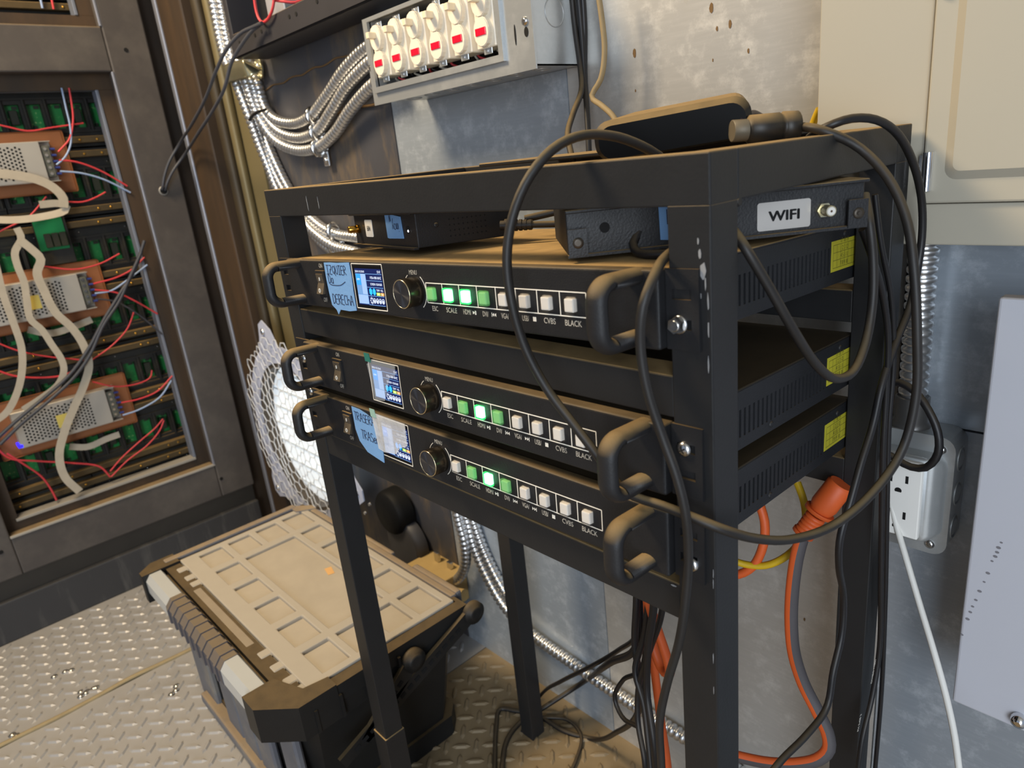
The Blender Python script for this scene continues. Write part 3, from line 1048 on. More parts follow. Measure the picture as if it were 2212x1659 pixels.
tape(d1, [(.1052, .0418), (.115, .0421), (.128, .0419), (.139, .0423), (.1490, .0426), (.1500, .030), (.1492, .018), (.1496, .0015), (.138, .0002), (.122, .0006), (.1172, -.0040), (.1150, .0000), (.1080, .004), (.1062, .015), (.1050, .028)],
     [((.1085, .0318, .0078), hand('IZQUIER')), ((.1095, .0235, .0078), hand('Da')), ((.1110, .0165, .0125), hand('-')), ((.1120, .0055, .0088), hand('DERECHA'))], .008, .0008)
tape(d3, [(.1062, .0425), (.1200, .0422), (.1320, .0400), (.1420, .0370), (.1465, .0360), (.1530, .0180), (.1515, -.0040), (.1380, -.0020), (.1240, .0002), (.1120, .0090), (.1075, .0200)],
     [((.1095, .0300, .0086), hand('TRASERA')), ((.1180, .0130, .0090), hand('TRASerA'))], .008, .0008)
tab = mat('green_film_tab', '#2c6b60', .45)
tab2 = mat('pale_green_film_tab', '#8fb0a4', .5)
for root, px, tm, fp in ((d2, .1495, tab, [(.1508, .0375), (.1605, .0425), (.1955, .0418), (.1948, .0340), (.1900, .0300), (.1850, .0300), (.1720, .0070), (.1560, .0050)]),
                         (d3, .1420, tab2, [(.1430, .0400), (.1500, .0440), (.1960, .0435), (.1955, .0230), (.1830, .0180), (.1760, .0110), (.1560, .0080), (.1470, .0095)])):
    tf = MB()
    tf.prism(fp, 'y', FY - .0017, FY - .0013)
    fo = tf.build('protective_film', FILM if root is d2 else FILM2, root, local=True)
    MB().prism([(px, .0400), (px - .001, .0475), (px + .007, .0475), (px + .009, .0400)], 'y', FY - .0020, FY - .0014).build('film_tab', tm, fo, local=True)

# ================================================================== SMALL BOXES ON THE RACK
def wifi_box(label, loc, rot, W, D, H, kind):
    t = thing('network_box', label, 'network box', loc, rot)
    B = lambda b, n, m, p=t: b.build(n, m, p, local=True)
    body = MB().box(0, W, .004, D, .001, H - .0015, .0006, 1)
    B(body, 'case_body', BLACK)
    B(MB().box(-.0006, W + .0006, -.001, D + .0006, H - .0022, H, .0005, 1), 'case_lid', BLACK)
    B(MB().box(-.0004, W + .0004, -.0008, .004, 0, .0016), 'case_lip', BLACK)
    if kind == 'R':
        for x0 in (0, W - .0118):
            tb = MB().grid(x0, x0 + .0118, .0005, .0172, [(x0 + .0045, x0 + .0075, .0075, .0105)], -.0016, .0002, 'y')
            o = B(tb, 'mounting_tab', BLACK)
            b = MB().lathe((x0 + .006, -.0016, .009), (0, -1, 0), [(0, .0034), (.0006, .0034), (.0008, .0018)], 16)
            if x0 > 0:
                b.lathe((x0 + .006, -.0017, .009), (0, -1, 0), [(0, .0014), (.0012, .0010)], 12)
            B(b, 'tab_screw', mat('dull_screw', '#4b443c', .4, .6), o)
        hx, lx, sx_ = .0234, (.1169, .1495, .0035, .0205), .1572
        tp = (.0566, .0730, .005, .0265)
        lm = LABELS
    else:
        hx, lx, sx_ = .1300, (.0295, .0482, .0085, .0245), .0120
        tp = (.0835, .1195, .0085, .0300)
        lm = LABELW
    B(MB().cyl((hx, .0042, .016), (hx, .0036, .016), .0032, n=16), 'jack_hole', INNER)
    if kind == 'L':
        B(MB().lathe((hx + .001, .0036, .015), (0, -1, 0), [(0, .0012), (.0006, .0008)], 10), 'status_led', emis('white_status_led', '#f4f6ff', 1.5))
    lb = B(MB().prism(rrect(lx[0], lx[1], lx[2], lx[3], .0016), 'y', .0036, .0041), 'wifi_label', lm)
    tx = MB()
    cx, cz = (lx[0] + lx[1]) / 2, (lx[2] + lx[3]) / 2
    h = .0060 if kind == 'R' else .0048
    if kind == 'R':
        text(tx, 'WIFI', (cx, .0034, cz - h / 2), UX, UZ, h, 1.12, bold=.055)
    else:
        text(tx, 'WIFI', (cx, .0034, cz + h / 2), -UX, -UZ, h, .66, bold=.015)
    B(tx, 'label_print', mat('black_print', '#151515', .6), lb)
    zs = .0125 if kind == 'R' else .0160
    cn = MB()
    cn.prism([(sx_ + math.cos(i * math.pi / 3) * .0046, zs + math.sin(i * math.pi / 3) * .0046) for i in range(6)], 'y', .0012, .004)
    cn.lathe((sx_, .0015, zs), (0, -1, 0), [(0, .0034), (.0085, .0034), (.0088, .0030)], 16)
    co = B(cn, 'antenna_socket', GOLD if kind == 'L' else mat('pale_brass_socket', '#cfc6a6', .3, .9))
    if kind == 'R':
        B(MB().lathe((sx_, -.0073, zs), (0, -1, 0), [(0, .0026), (.0004, .0024)], 14), 'socket_face', mat('white_socket_insert', '#d8d4cc', .4), co)
        B(MB().lathe((sx_, -.0077, zs), (0, -1, 0), [(0, .0007), (.0003, .0005)], 10), 'socket_pin', mat('dark_pin', '#4a3320', .5), co)
    to = B(MB().prism([(tp[0], tp[3] - .001), (tp[0] + .004, tp[3]), (tp[0] + .011, tp[3] - .0008), (tp[1] - .002, tp[3] - .003), (tp[1], tp[2]), (tp[0] + .005, tp[2] - .0005), (tp[0] + .0006, tp[2])], 'y', .0032, .0039), 'tape_label', TAPE)
    hw = MB()
    if kind == 'L':
        strokes(hw, hand('imay'), (tp[0] + .030, .0030, tp[2] + .013), -UX, -UZ, NF, .0085, .0007)
        strokes(hw, hand('N'), (tp[0] + .010, .0030, tp[2] + .014), UX, UZ, NF, .006, .0007)
    else:
        strokes(hw, hand('1C'), (tp[0] + .004, .0030, tp[2] + .009), UX, UZ, NF, .009, .0007)
    B(hw, 'handwriting', INK, to)
    # vent holes in the long right side
    v = MB()
    for i in range(9):
        for j in range(4):
            y = D * .36 + i * D * .045
            z = H * .24 + j * H * .15
            v.cyl((W - .0003, y, z), (W + .0002, y, z), .00075, n=8)
    B(v, 'vent_holes', INNER)
    B(MB().lathe((W, D * .23, H * .58), (1, 0, 0), [(0, .0022), (.0006, .0020), (.0008, .0010)], 12), 'side_screw', BLACK)
    return t


wifi_box('small black network box with gold antenna socket and blue tape, left on top unit', (.0472, .0604, .7915), (R_(-1.5), R_(-1.15), R_(-10.8)), .1470, .097, .0310, 'L')
wifi_box('black network box with silver WIFI label poking out of rack side', (.383, .0135, .7970), (0, 0, R_(48.1)), .1822, .100, .0288, 'R')

# power plug and lead of the left network box
pl = thing('power_lead', 'black power lead with ribbed strain relief plugged into left network box', 'cable', (.25, .13, .79))
e0 = Vector((.217, .108, .804))
dr = Vector((.80, .55, -.05)).normalized()
pb = MB()
for i in range(6):
    pb.cyl(e0 + dr * (.004 + i * .0042), e0 + dr * (.0065 + i * .0042), .0055 - i * .0002, n=14)
pb.cyl(e0, e0 + dr * .028, .0042, n=12)
pb.build('strain_relief', CABLE, pl)
cable('lead', [e0 + dr * .026, e0 + dr * .05, Vector((.285, .150, .802)), Vector((.34, .17, .801)), Vector((.40, .19, .803))], .0030, CABLED, '', parent=pl)
cable('coiled_lead', [Vector((.22, .135, .806)), Vector((.26, .165, .812)), Vector((.30, .155, .813)), Vector((.335, .165, .808)), Vector((.30, .20, .806)), Vector((.25, .18, .808))], .0034, CABLED,
      'dusty black lead coiled behind left network box')
# white tag hanging behind
wt = MB().box(.255, .275, .205, .206, .800, .824, .0008, 1).build('paper_tag', LABELW)
recenter(wt)
tag(wt, 'small white tag standing behind the left network box', 'tag')

# plate on top, router
pt = MB().box(.165, .4350, .135, .258, ZT, ZT + .0036, .001, 1).build('shelf_plate', RACKM)
recenter(pt)
tag(pt, 'thin black dusty plate lying on top of the rack', 'plate')

rt = thing('router', 'black glossy rounded router tilted on top of the rack', 'router', (.40, .10, ZT + .0040), (R_(3.4), R_(-4.0), R_(30)))
rp = rrect(-.050, .050, -.0045, .0215, .0110, 6)
rb = MB().prism(rp, 'y', .004, .150)
ri = rrect(-.0465, .0465, -.0030, .0180, .0095, 6)
nr = len(rp)
rb.add([Vector((x, .004, z)) for x, z in rp] + [Vector((x, -.001, z)) for x, z in ri], [(i, (i + 1) % nr, nr + (i + 1) % nr, nr + i) for i in range(nr)], 0, True)
rb.build('case_body', mat('router_gloss_black', '#121213', .4, 0, .1, dust=.9, spec=.3), rt, local=True)
MB().prism(ri, 'y', -.0014, .001).build('front_face', mat('router_face_black', '#050506', .5, spec=.12), rt, local=True)

# plug + long dusty cable (router -> loop beside the rack -> through the handle -> over the top)
xp = thing('audio_cable', 'dusty black cable looping beside the rack and over the top rail', 'cable', (.49, .05, .6))
q0, q1 = PY(1612, 281, .120), PY(1722, 273, .145)
qd = (q1 - q0)
MB().lathe(q0, qd, [(0, .0060), (.002, .0088), (qd.length * .62, .0092), (qd.length * .63, .0084), (qd.length * .70, .0088), (qd.length * .72, .0096), (qd.length * .98, .0094), (qd.length, .0070)], 18).build('plug_body', mat('plug_black_dusty', '#27231e', .45, 0, .2, dust=.8), xp)
MB().lathe(q0, -qd, [(0, .0066), (.009, .0066), (.0092, .006)], 16).build('plug_ring', mat('plug_alloy', '#6d6454', .5, .2), xp)
main = [q1, PX(1770, 280, .480), PX(1850, 315, .497), PX(1915, 380, .514), PX(1957, 470, .527), PX(1974, 580, .535), PX(1981, 720, .540), PX(1978, 860, .542), PX(1945, 980, .538), PX(1880, 1070, .530),
        PX(1800, 1135, .520), PX(1710, 1165, .510), PX(1630, 1163, .503), PX(1560, 1143, .497), PY(1500, 1119, -.011), PY(1430, 1092, -.013), PY(1366, 1070, -.016), PY(1335, 1045, -.018), PY(1290, 983, -.021),
        PY(1240, 918, -.024), PY(1185, 845, -.028), PY(1135, 752, -.034), PY(1106, 655, -.038), PY(1095, 560, -.038), PY(1107, 470, -.034), PY(1140, 388, -.026), PY(1192, 324, -.012), PY(1255, 293, .008), PY(1330, 295, .032), PY(1392, 318, .052), PY(1425, 338, .065)]
cable('cord', main, .0028, CABLED, '', parent=xp, n=10)
MB().tube(smooth_path([PY(1600, 262, .12), PY(1625, 245, .14), PY(1650, 255, .16)], .004), .0022, 6).build('latch_wire', mat('purple_black_wire', '#2c2028', .4), xp)

# second black cable running down in front of the right post
cable('power_cable', [PY(1478, 525, .030), PY(1443, 550, .012), PY(1412, 598, -.022), PY(1389, 660, -.030), PY(1383, 740, -.030), PY(1398, 840, -.028), PY(1430, 940, -.024), PY(1462, 1030, -.022), PY(1481, 1110, -.020),
                      PY(1487, 1210, -.016), PY(1479, 1310, -.016), PY(1466, 1390, -.016), PY(1440, 1480, -.018), PY(1425, 1560, -.020), PY(1428, 1640, -.020), PY(1432, 1720, -.020)], .0027, CABLED,
      'dusty black cable hanging in front of the rack from the top unit to floor', n=10)
cable('short_cable', [PY(1415, 440, .065), PY(1392, 485, .055), PY(1368, 522, .046), PY(1376, 545, .040), PY(1420, 550, .038), PY(1475, 545, .045)], .0028, CABLE, 'short black cable bent in front of the WIFI labelled box')
cable('power_cable', [PX(1560, 470, .455), PX(1600, 520, .486), PX(1655, 610, .496), PX(1715, 715, .504), PX(1765, 790, .508), PX(1805, 818, .510), PX(1845, 800, .511), PX(1870, 740, .511), PX(1885, 650, .510), PX(1886, 560, .508), PX(1878, 480, .505), PX(1868, 420, .498)], .0028, CABLED,
      'dark grey cable sagging in a u beside the three rack units', n=10)
cable('power_cable', [PX(1725, 325, .455), PX(1755, 292, .466), PX(1795, 270, .478), PX(1840, 256, .486), PX(1890, 258, .494), PX(1935, 285, .500), PX(1970, 345, .503), PX(1990, 425, .504), PX(1992, 505, .504), PX(1982, 580, .503), PX(1966, 660, .502), PX(1935, 740, .502), PX(1905, 830, .502),
                      PX(1885, 920, .501), PX(1860, 1000, .500), PX(1838, 1080, .499), PX(1815, 1160, .497), PX(1812, 1220, .496), PX(1822, 1290, .494), PX(1818, 1370, .494), PX(1800, 1450, .494), PX(1785, 1530, .494), PX(1740, 1590, .49), PX(1690, 1640, .485), PX(1650, 1690, .48)], .0027, CABLE,
      'black cable arching over top right rail then down past rear post', n=10)
cable('power_cable', [PX(1862, 495, .497), PX(1885, 560, .500), PX(1905, 630, .502), PX(1918, 720, .503), PX(1915, 830, .502), PX(1908, 960, .501), PX(1905, 1100, .500), PX(1903, 1250, .500), PX(1900, 1400, .500), PX(1885, 1500, .500), PX(1862, 1600, .500), PX(1850, 1690, .5)], .0023, CABLE,
      'black printed cable running straight down the right rear post', n=10)
cable('power_cable', [PX(1890, 420, .493), PX(1902, 520, .496), PX(1925, 640, .500), PX(1930, 780, .500), PX(1920, 920, .499), PX(1916, 1100, .499), PX(1912, 1300, .498), PX(1905, 1480, .497), PX(1888, 1690, .496)], .0020, CABLE,
      'thin black cable along the outer edge of right rear post', n=8)
# cable print
pr = MB()
for k, (s, (u, v)) in enumerate((('PH 5x08 2', (1858, 1560)), ('ISO/IEC 11801', (1888, 1450)))):
    c = PX(u, v, .5040)
    text(pr, s, c, Vector((0, .28, .96)), Vector((0, -.96, .28)), .0032, .8)
o = pr.build('cable_print', WHITEP)
o.parent = [q for q in COL.objects if q.get('label', '').startswith('black printed cable')][0]
o.location = -o.parent.location
cable('power_cable', [PY(1905, 840, .275), PY(1940, 826, .272), PY(1975, 845, .268), PY(2005, 885, .264), PY(2026, 935, .262), PY(2026, 980, .262), PY(2000, 1010, .264), PY(1965, 1008, .266), PY(1925, 985, .268), PY(1890, 968, .270)], .0031, CABLE,
      'short black cable looping in front of the metal outlet box', n=10)
cable('white_cable', [PY(1925, 1085, .285), PY(1938, 1140, .283), PY(1957, 1205, .275), PY(1985, 1300, .265), PY(2018, 1410, .250), PY(2045, 1510, .240), PY(2062, 1590, .232), PY(2075, 1690, .225)], .0026, CABLEW,
      'white cable dropping from the outlet box to the floor', n=10)

# orange extension cord with moulded socket
oc = thing('extension_cord', 'flat orange extension cord with moulded socket hanging behind the rack', 'extension cord', (.45, .24, .3))
s0, s1, s2 = PY(1815, 1048, .232), PY(1772, 1102, .225), PY(1738, 1148, .218)
ob = MB()
ob.lathe(s0, s1 - s0, [(-.002, .0095), (0, .0110), ((s1 - s0).length * .8, .0112), ((s1 - s0).length, .0095)], 18)
ob.lathe(s1, s2 - s1, [(0, .0125), (.003, .0125), (.004, .0085)], 18)
L_ = (s2 - s1).length
for i in range(5):
    h = .006 + i * (L_ - .006) / 5
    ob.lathe(s1, s2 - s1, [(h, .0072), (h + .0012, .0086), (h + .003, .0086), (h + .0042, .0070)], 16)
ob.lathe(s1, s2 - s1, [(L_, .0095), (L_ + .003, .0095), (L_ + .004, .006)], 16)
ob.build('moulded_socket', ORANGE, oc)
DKG = mat('dark_grey_cord_side', '#4a4648', .6)
path = [s2 + (s2 - s1).normalized() * .002, PY(1722, 1200, .212), PY(1712, 1270, .208), PY(1709, 1340, .205), PY(1715, 1410, .203), PY(1735, 1475, .202), PY(1765, 1535, .202), PY(1788, 1585, .200), PY(1790, 1618, .196), PY(1768, 1640, .190), PY(1720, 1650, .182), PY(1660, 1648, .174), PY(1600, 1636, .166), PY(1560, 1625, .16)]
MB().tube(smooth_path(path, .005), .0042, 12, up=(-.8, -.5, 0), ry=.0058, mi=0, mi2=1).build('cord', [ORANGE, DKG], oc)
cable('extension_cord', [PY(1640, 1085, .23), PY(1652, 1130, .228), PY(1648, 1180, .225), PY(1625, 1225, .22), PY(1590, 1242, .215), PY(1560, 1240, .21)], .0042, ORANGE, 'orange cord looping under the bottom unit beside right front post', 'extension cord', n=10)
cable('yellow_cable', [PY(1722, 1042, .255), PY(1737, 1085, .250), PY(1740, 1130, .244), PY(1725, 1175, .236), PY(1690, 1207, .228), PY(1650, 1222, .222), PY(1605, 1218, .216), PY(1570, 1205, .21)], .0034, YELLOW, 'thin yellow cable curving under the rack units', n=8)
cable('extension_cord', [PY(1392, 1180, .12), PY(1400, 1290, .12), PY(1420, 1360, .12), PY(1440, 1420, .12), PY(1447, 1452, .12), PY(1432, 1448, .125), PY(1412, 1400, .13), PY(1402, 1340, .13), PY(1396, 1200, .13)], .0046, ORANGE, 'short orange loop hanging under the front bottom bar', 'extension cord', n=10)
cable('extension_cord', [PY(1392, 1180, .14), PY(1398, 1300, .14), PY(1408, 1400, .14), PY(1418, 1480, .14), PY(1428, 1560, .138), PY(1440, 1640, .135), PY(1448, 1720, .13)], .0042, ORANGE, 'long orange cord dropping to the floor below the front bottom bar', 'extension cord', n=10)

# black leads under the rack
def flo(u, v, h=.004): return PZ(u, v, h)
under = [
 ([PY(1385, 1300, .15), PY(1375, 1370, .16), PY(1335, 1405, .19), PY(1275, 1440, .215), PY(1215, 1470, .22), flo(1165, 1505, .03), flo(1138, 1540, .006), flo(1128, 1580)], .0028, 'thin black lead sloping to the foot of the left rear post'),
 ([PY(1375, 1395, .14), PY(1320, 1430, .15), flo(1250, 1480, .05), flo(1180, 1525, .02), flo(1125, 1560), flo(1095, 1600), flo(1082, 1680)], .0040, 'thick black lead running from bundle across floor to front'),
 ([PY(1375, 1300, .13), PY(1372, 1400, .13), PY(1385, 1480, .12), PY(1375, 1545, .18), PY(1335, 1580, .255), flo(1280, 1596), flo(1220, 1580), flo(1160, 1545), flo(1110, 1535), flo(1080, 1532), flo(1072, 1570), flo(1068, 1680)], .0036, 'black lead making a kinked corner on the floor'),
 ([flo(1160, 1550, .006), flo(1225, 1555), flo(1255, 1590), flo(1245, 1640), flo(1215, 1700)], .0026, 'thin black lead curling on floor beside left rear foot'),
 ([PY(1400, 1300, .12), PY(1390, 1380, .12), PY(1372, 1450, .115), PY(1390, 1520, .11), PY(1400, 1600, .10), PY(1410, 1700, .09)], .0030, 'black lead in the hanging bundle, nearest the left'),
 ([PY(1412, 1310, .10), PY(1400, 1400, .10), PY(1398, 1500, .10), PY(1412, 1600, .09), PY(1420, 1700, .09)], .0034, 'black lead in the hanging bundle, middle one'),
 ([PY(1430, 1320, .11), PY(1405, 1400, .11), PY(1380, 1480, .115), PY(1378, 1560, .11), PY(1392, 1640, .10), PY(1395, 1700, .1)], .0028, 'black lead crossing over the hanging bundle'),
 ([PY(1388, 1440, .16), PY(1345, 1470, .17), PY(1328, 1510, .17), PY(1345, 1550, .165), PY(1378, 1570, .16)], .0026, 'small loop of black lead left of hanging bundle'),
]
for pts, r, lab in under:
    p0 = pts[0]
    if p0.z > .3:
        pts = [Vector((p0.x + .005, p0.y + .004, p0.z + .10))] + pts
    cable('black_lead', pts, r, CABLE, lab, group='black leads under the rack', n=8)

# ================================================================== CABLES ON THE BACK WALL
for pts, r, m, lab in (
    ([PY(1232, -40, .315), PY(1242, 60, .315), PY(1254, 150, .31), PY(1256, 195, .30), PY(1238, 245, .275), PY(1226, 290, .25), PY(1232, 325, .235), PY(1250, 400, .22)], .0031, CABLED, 'brown-black cable on the wall bending left behind the rack top'),
    ([PY(1246, -40, .318), PY(1256, 70, .318), PY(1263, 170, .312), PY(1268, 240, .300), PY(1272, 320, .29), PY(1275, 420, .28)], .0032, CABLE, 'black cable hanging straight down the bright wall'),
    ([PY(1256, -40, .321), PY(1262, 60, .322), PY(1262, 150, .318), PY(1264, 210, .306)], .0036, CABLE, 'short black cable behind the straight one on bright wall'),
    ([PY(1288, -40, .300), PY(1300, 40, .300), PY(1306, 110, .300), PY(1298, 170, .298), PY(1278, 208, .295), PY(1300, 228, .290), PY(1325, 252, .285), PY(1342, 290, .28), PY(1350, 400, .275)], .0029, CABLET, 'tan dusty cable kinked on the bright wall'),
):
    cable('wall_cable', pts, r, m, lab, n=10)
cable('yellow_wire', [PY(1770, 235, .318), PY(1758, 262, .32), PY(1748, 300, .32)], .0030, YELLOW, 'yellow wire end at the edge of the beige cabinet', n=8)

# ================================================================== SIX-GANG SWITCH BOX
sw = thing('switch_box', 'galvanised six-gang box of ivory switches with red pilot lights', 'switch box', (-.025, .29, .94))
bx0, bx1, bz0, bz1, byf = -.176, .131, .9420, 1.0460, .252
# body
b = MB()
b.box(bx0 + .012, bx1 - .006, byf + .008, YW, bz0 + .004, bz0 + .0055)
b.box(bx0 + .012, bx1 - .006, byf + .008, YW, bz1 - .0055, bz1 - .004)
b.box(bx0 + .012, bx0 + .0135, byf + .008, YW, bz0 + .004, bz1 - .004)
b.box(bx1 - .0075, bx1 - .006, byf + .008, YW, bz0 + .004, bz1 - .004)
b.box(bx0 + .012, bx1 - .006, YW - .002, YW, bz0 + .004, bz1 - .004)
b.build('box_body', GALVB, sw)
MB().box(bx0 + .014, bx1 - .009, byf + .05, byf + .052, bz0 + .006, bz1 - .006).build('box_interior', mat('dark_box_interior', '#1c1b1b', .8), sw)
# raised cover: flange with opening, rim
ox0, ox1, oz0, oz1 = bx0 + .016, bx1 - .050, bz0 + .021, bz1 - .006
MB().grid(bx0, bx1, bz0, bz1, [(ox0, ox1, oz0, oz1)], byf + .004, byf + .006, 'y').build('cover_flange', GALVB, sw)
rim = MB()
rim.grid(ox0 - .007, ox1 + .007, oz0 - .007, oz1 + .004, [(ox0, ox1, oz0, oz1)], byf + .0, byf + .004, 'y')
rim.grid(ox0 - .0025, ox1 + .0025, oz0 - .0025, oz1 + .0025, [(ox0, ox1, oz0, oz1)], byf + .004, byf + .018, 'y')
rim.build('cover_rim', GALVB, sw)
sc_ = MB()
for x, z in ((bx1 - .010, bz0 + .046), (bx0 + .005, bz0 + .046)):
    sc_.lathe((x, byf + .004, z), (0, -1, 0), [(0, .0042), (.0015, .0040), (.0024, .0020)], 14)
sc_.build('cover_screw', SILVER, sw)
sh = MB()
sh.prism([(bx1 - .0095 + math.cos(t) * .0030, bz0 + .036 + math.sin(t) * .0048) for t in [i * math.pi / 6 for i in range(12)]], 'y', byf + .0036, byf + .0042)
sh.prism([(bx1 - .026 + math.cos(t) * .0012, bz0 + .036 + math.sin(t) * .010) for t in [i * math.pi / 6 for i in range(12)]], 'y', byf + .0036, byf + .0042)
sh.build('cover_slot', INNER, sw)
ko = MB()
for i in range(7):
    x = bx0 + .035 + i * .040
    for k, (rx) in enumerate((.010,)):
        pts = [Vector((x + math.cos(t) * rx, byf + .045 + math.sin(t) * rx, bz0 + .0038)) for t in [j * math.pi / 10 for j in range(21)]]
        ko.tube(pts, .0007, 5)
    ko.lathe((x, byf + .045, bz0 + .0045), (0, 0, -1), [(0, .0092), (.0006, .0088)], 18)
pts = [Vector((bx1 - .0058, byf + .044 + math.cos(t) * .014, bz0 + .055 + math.sin(t) * .014)) for t in [j * math.pi / 10 for j in range(21)]]
ko.tube(pts, .0006, 5)
ko.build('knockout', GALVB, sw)
cn = MB()
cn.lathe((bx1 - .02, byf + .040, bz1 - .004), (0, 0, 1), [(-.010, .016), (-.008, .018), (-.002, .018), (.0, .014), (.04, .014)], 20)
cn.build('conduit_connector', SILVER, sw)
# switches
gw = (ox1 - ox0) / 6.0
for i in range(6):
    cx = ox0 + gw * (i + .5)
    yf = byf - .004
    dv = MB()
    dv.box(cx - .0155, cx + .0155, yf + .006, yf + .030, oz0 + .010, oz1 - .010, .001, 1)
    dv.box(cx - .0160, cx + .0160, yf + .016, yf + .022, oz0 + .016, oz0 + .030, .0005, 1)
    dv.box(cx - .0160, cx + .0160, yf + .016, yf + .022, oz1 - .030, oz1 - .016, .0005, 1)
    d_ = dv.build('switch_device', IVORY, sw)
    def oct_(zc, rx, rz):
        return [(cx + rx * math.cos(t) ** 1 * (1 if abs(math.cos(t)) < .8 else .95), zc + rz * math.sin(t)) for t in [math.pi / 16 + j * math.pi / 8 for j in range(16)]]
    z_lo, z_hi = oz0 + .026, oz1 - .022
    for zc in (z_lo, z_hi):
        f = MB().prism(oct_(zc, .0132, .0150), 'y', yf + .001, yf + .0062)
        f.prism(oct_(zc, .0124, .0142), 'y', yf, yf + .001)
        f.build('face_boss', IVORY, d_)
    tg = MB().box(cx - .0040, cx + .0030, yf - .011, yf + .001, z_hi - .0010, z_hi + .0065, .0007, 1)
    tg.build('toggle', mat('ivory_toggle', '#e2d3b6', .35, 0, .02), d_)
    pl_ = MB().box(cx - .0082, cx + .0082, yf - .0012, yf + .0008, z_lo - .0038, z_lo + .0036, .0004, 1)
    pl_.build('pilot_light', REDL, d_)
    MB().lathe((cx, yf + .0060, (z_lo + z_hi) / 2), (0, -1, 0), [(0, .0022), (.0010, .0020), (.0014, .0010)], 10).build('centre_screw', SILVER, d_)
    for zz, sg in ((oz0 + .004, -1), (oz1 - .003, 1)):
        yk = MB().box(cx - .0068, cx + .0068, yf + .0075, yf + .0090, min(zz, zz - sg * .014), max(zz, zz - sg * .014), .0005, 1)
        yk.lathe((cx, yf + .0075, zz - sg * .003), (0, -1, 0), [(0, .0026), (.0012, .0024), (.0018, .0012)], 10)
        yk.build('mounting_strap', GALVB, d_)
wz = MB()
for i in range(14):
    x = ox0 + .005 + (ox1 - ox0 - .01) * i / 13
    wz.tube(smooth_path([(x, byf + .04, oz0 + .004), (x + random.uniform(-.01, .01), byf + .028, oz0 + .010), (x + random.uniform(-.012, .012), byf + .034, oz0 + .018)], .004), .0014, 6, mi=i % 3)
wz.build('box_wires', [mat('white_wire', '#b9b2a4', .5), REDW, CABLE], sw)

# ================================================================== BEIGE ELECTRICAL CABINET, top right
pc = thing('breaker_cabinet', 'beige steel electrical cabinet with embossed door on back wall', 'electrical cabinet', (.7, .30, .767))
yf = .270
MB().box(.4175, 1.05, yf + .004, YW - .0005, .767, 1.55, .002, 2).build('cabinet_body', BEIGE, pc)
MB().box(.4175, .4955, yf, yf + .0045, .767, 1.55, .001, 2).build('side_trim', BEIGE, pc)
MB().box(.4975, 1.05, yf - .0005, yf + .0045, .767, .7962, .001, 2).build('bottom_trim', BEIGE, pc)
dr_ = MB().box(.4965, 1.05, yf - .004, yf + .0045, .7970, 1.55, .0015, 2).build('cabinet_door', BEIGE, pc)
# raised field of the door with sloped sides
e = MB()
X0, X1, Z0, Z1, k = .5105, 1.03, .8130, 1.53, .006
rng0 = rrect(X0, X1, Z0, Z1, .008, 5)
rng1 = rrect(X0 + k, X1 - k, Z0 + k, Z1 - k, .005, 5)
n_ = len(rng0)
vs = [Vector((x, yf - .004, z)) for x, z in rng0] + [Vector((x, yf - .0085, z)) for x, z in rng1]
e.add(vs, [(i, (i + 1) % n_, n_ + (i + 1) % n_, n_ + i) for i in range(n_)], 0, True)
e.add(vs[n_:], [tuple(range(n_))], 0)
e.build('raised_field', BEIGE, dr_)
for z0, z1 in ((.806, .8325), (.9330, .985)):
    h = MB()
    h.cyl((.5000, yf - .006, z0), (.5000, yf - .006, z1), .0035, n=16)
    h.box(.4935, .5000, yf - .003, yf - .001, z0 + .002, z1 - .002)
    h.build('hinge', CHROME, pc)
MB().box(.4957, .4973, yf + .001, yf + .003, .80, 1.55).build('door_gap', mat('pale_gap', '#b8b29e', .5), pc)

# ================================================================== PALE GREY ENCLOSURE, bottom right
ge = thing('grey_enclosure', 'pale grey sheet-metal enclosure with dented face, right edge', 'enclosure', (.7, .30, .41))
gy = .262
gx, gt, gb = .5520, .7330, .3850
MB().box(gx + .006, .95, gy + .010, YW, gb + .006, gt - .012, .002, 1).build('enclosure_body', GREYBOX, ge)
gf = MB().box(gx, .95, gy, gy + .013, gb, gt, .0022, 3).build('enclosure_cover', GREYBOX, ge)
dn = MB()
for u, v in ((2163, 1172), (2157, 1183), (2154, 1193), (2150, 1202), (2143, 1212), (2134, 1238), (2126, 1257), (2116, 1277), (2108, 1296), (2101, 1310), (2096, 1322), (2090, 1337), (2078, 1371)):
    c = PY(u, v, gy)
    s_ = random.uniform(.0007, .0012)
    dn.prism([(c.x + math.cos(t) * s_ * 1.4, c.z + math.sin(t) * s_) for t in [i * math.pi / 4 for i in range(8)]], 'y', gy - .0002, gy + .0004)
dn.build('paint_dent', mat('dent_grey', '#77757a', .6), ge)
kb = PY(2203, 1553, gy)
MB().lathe((kb.x, gy, kb.z), (0, -1, 0), [(0, .0060), (.002, .0062), (.006, .0050), (.0075, .0020)], 20).build('cover_screw', CHROME, ge)

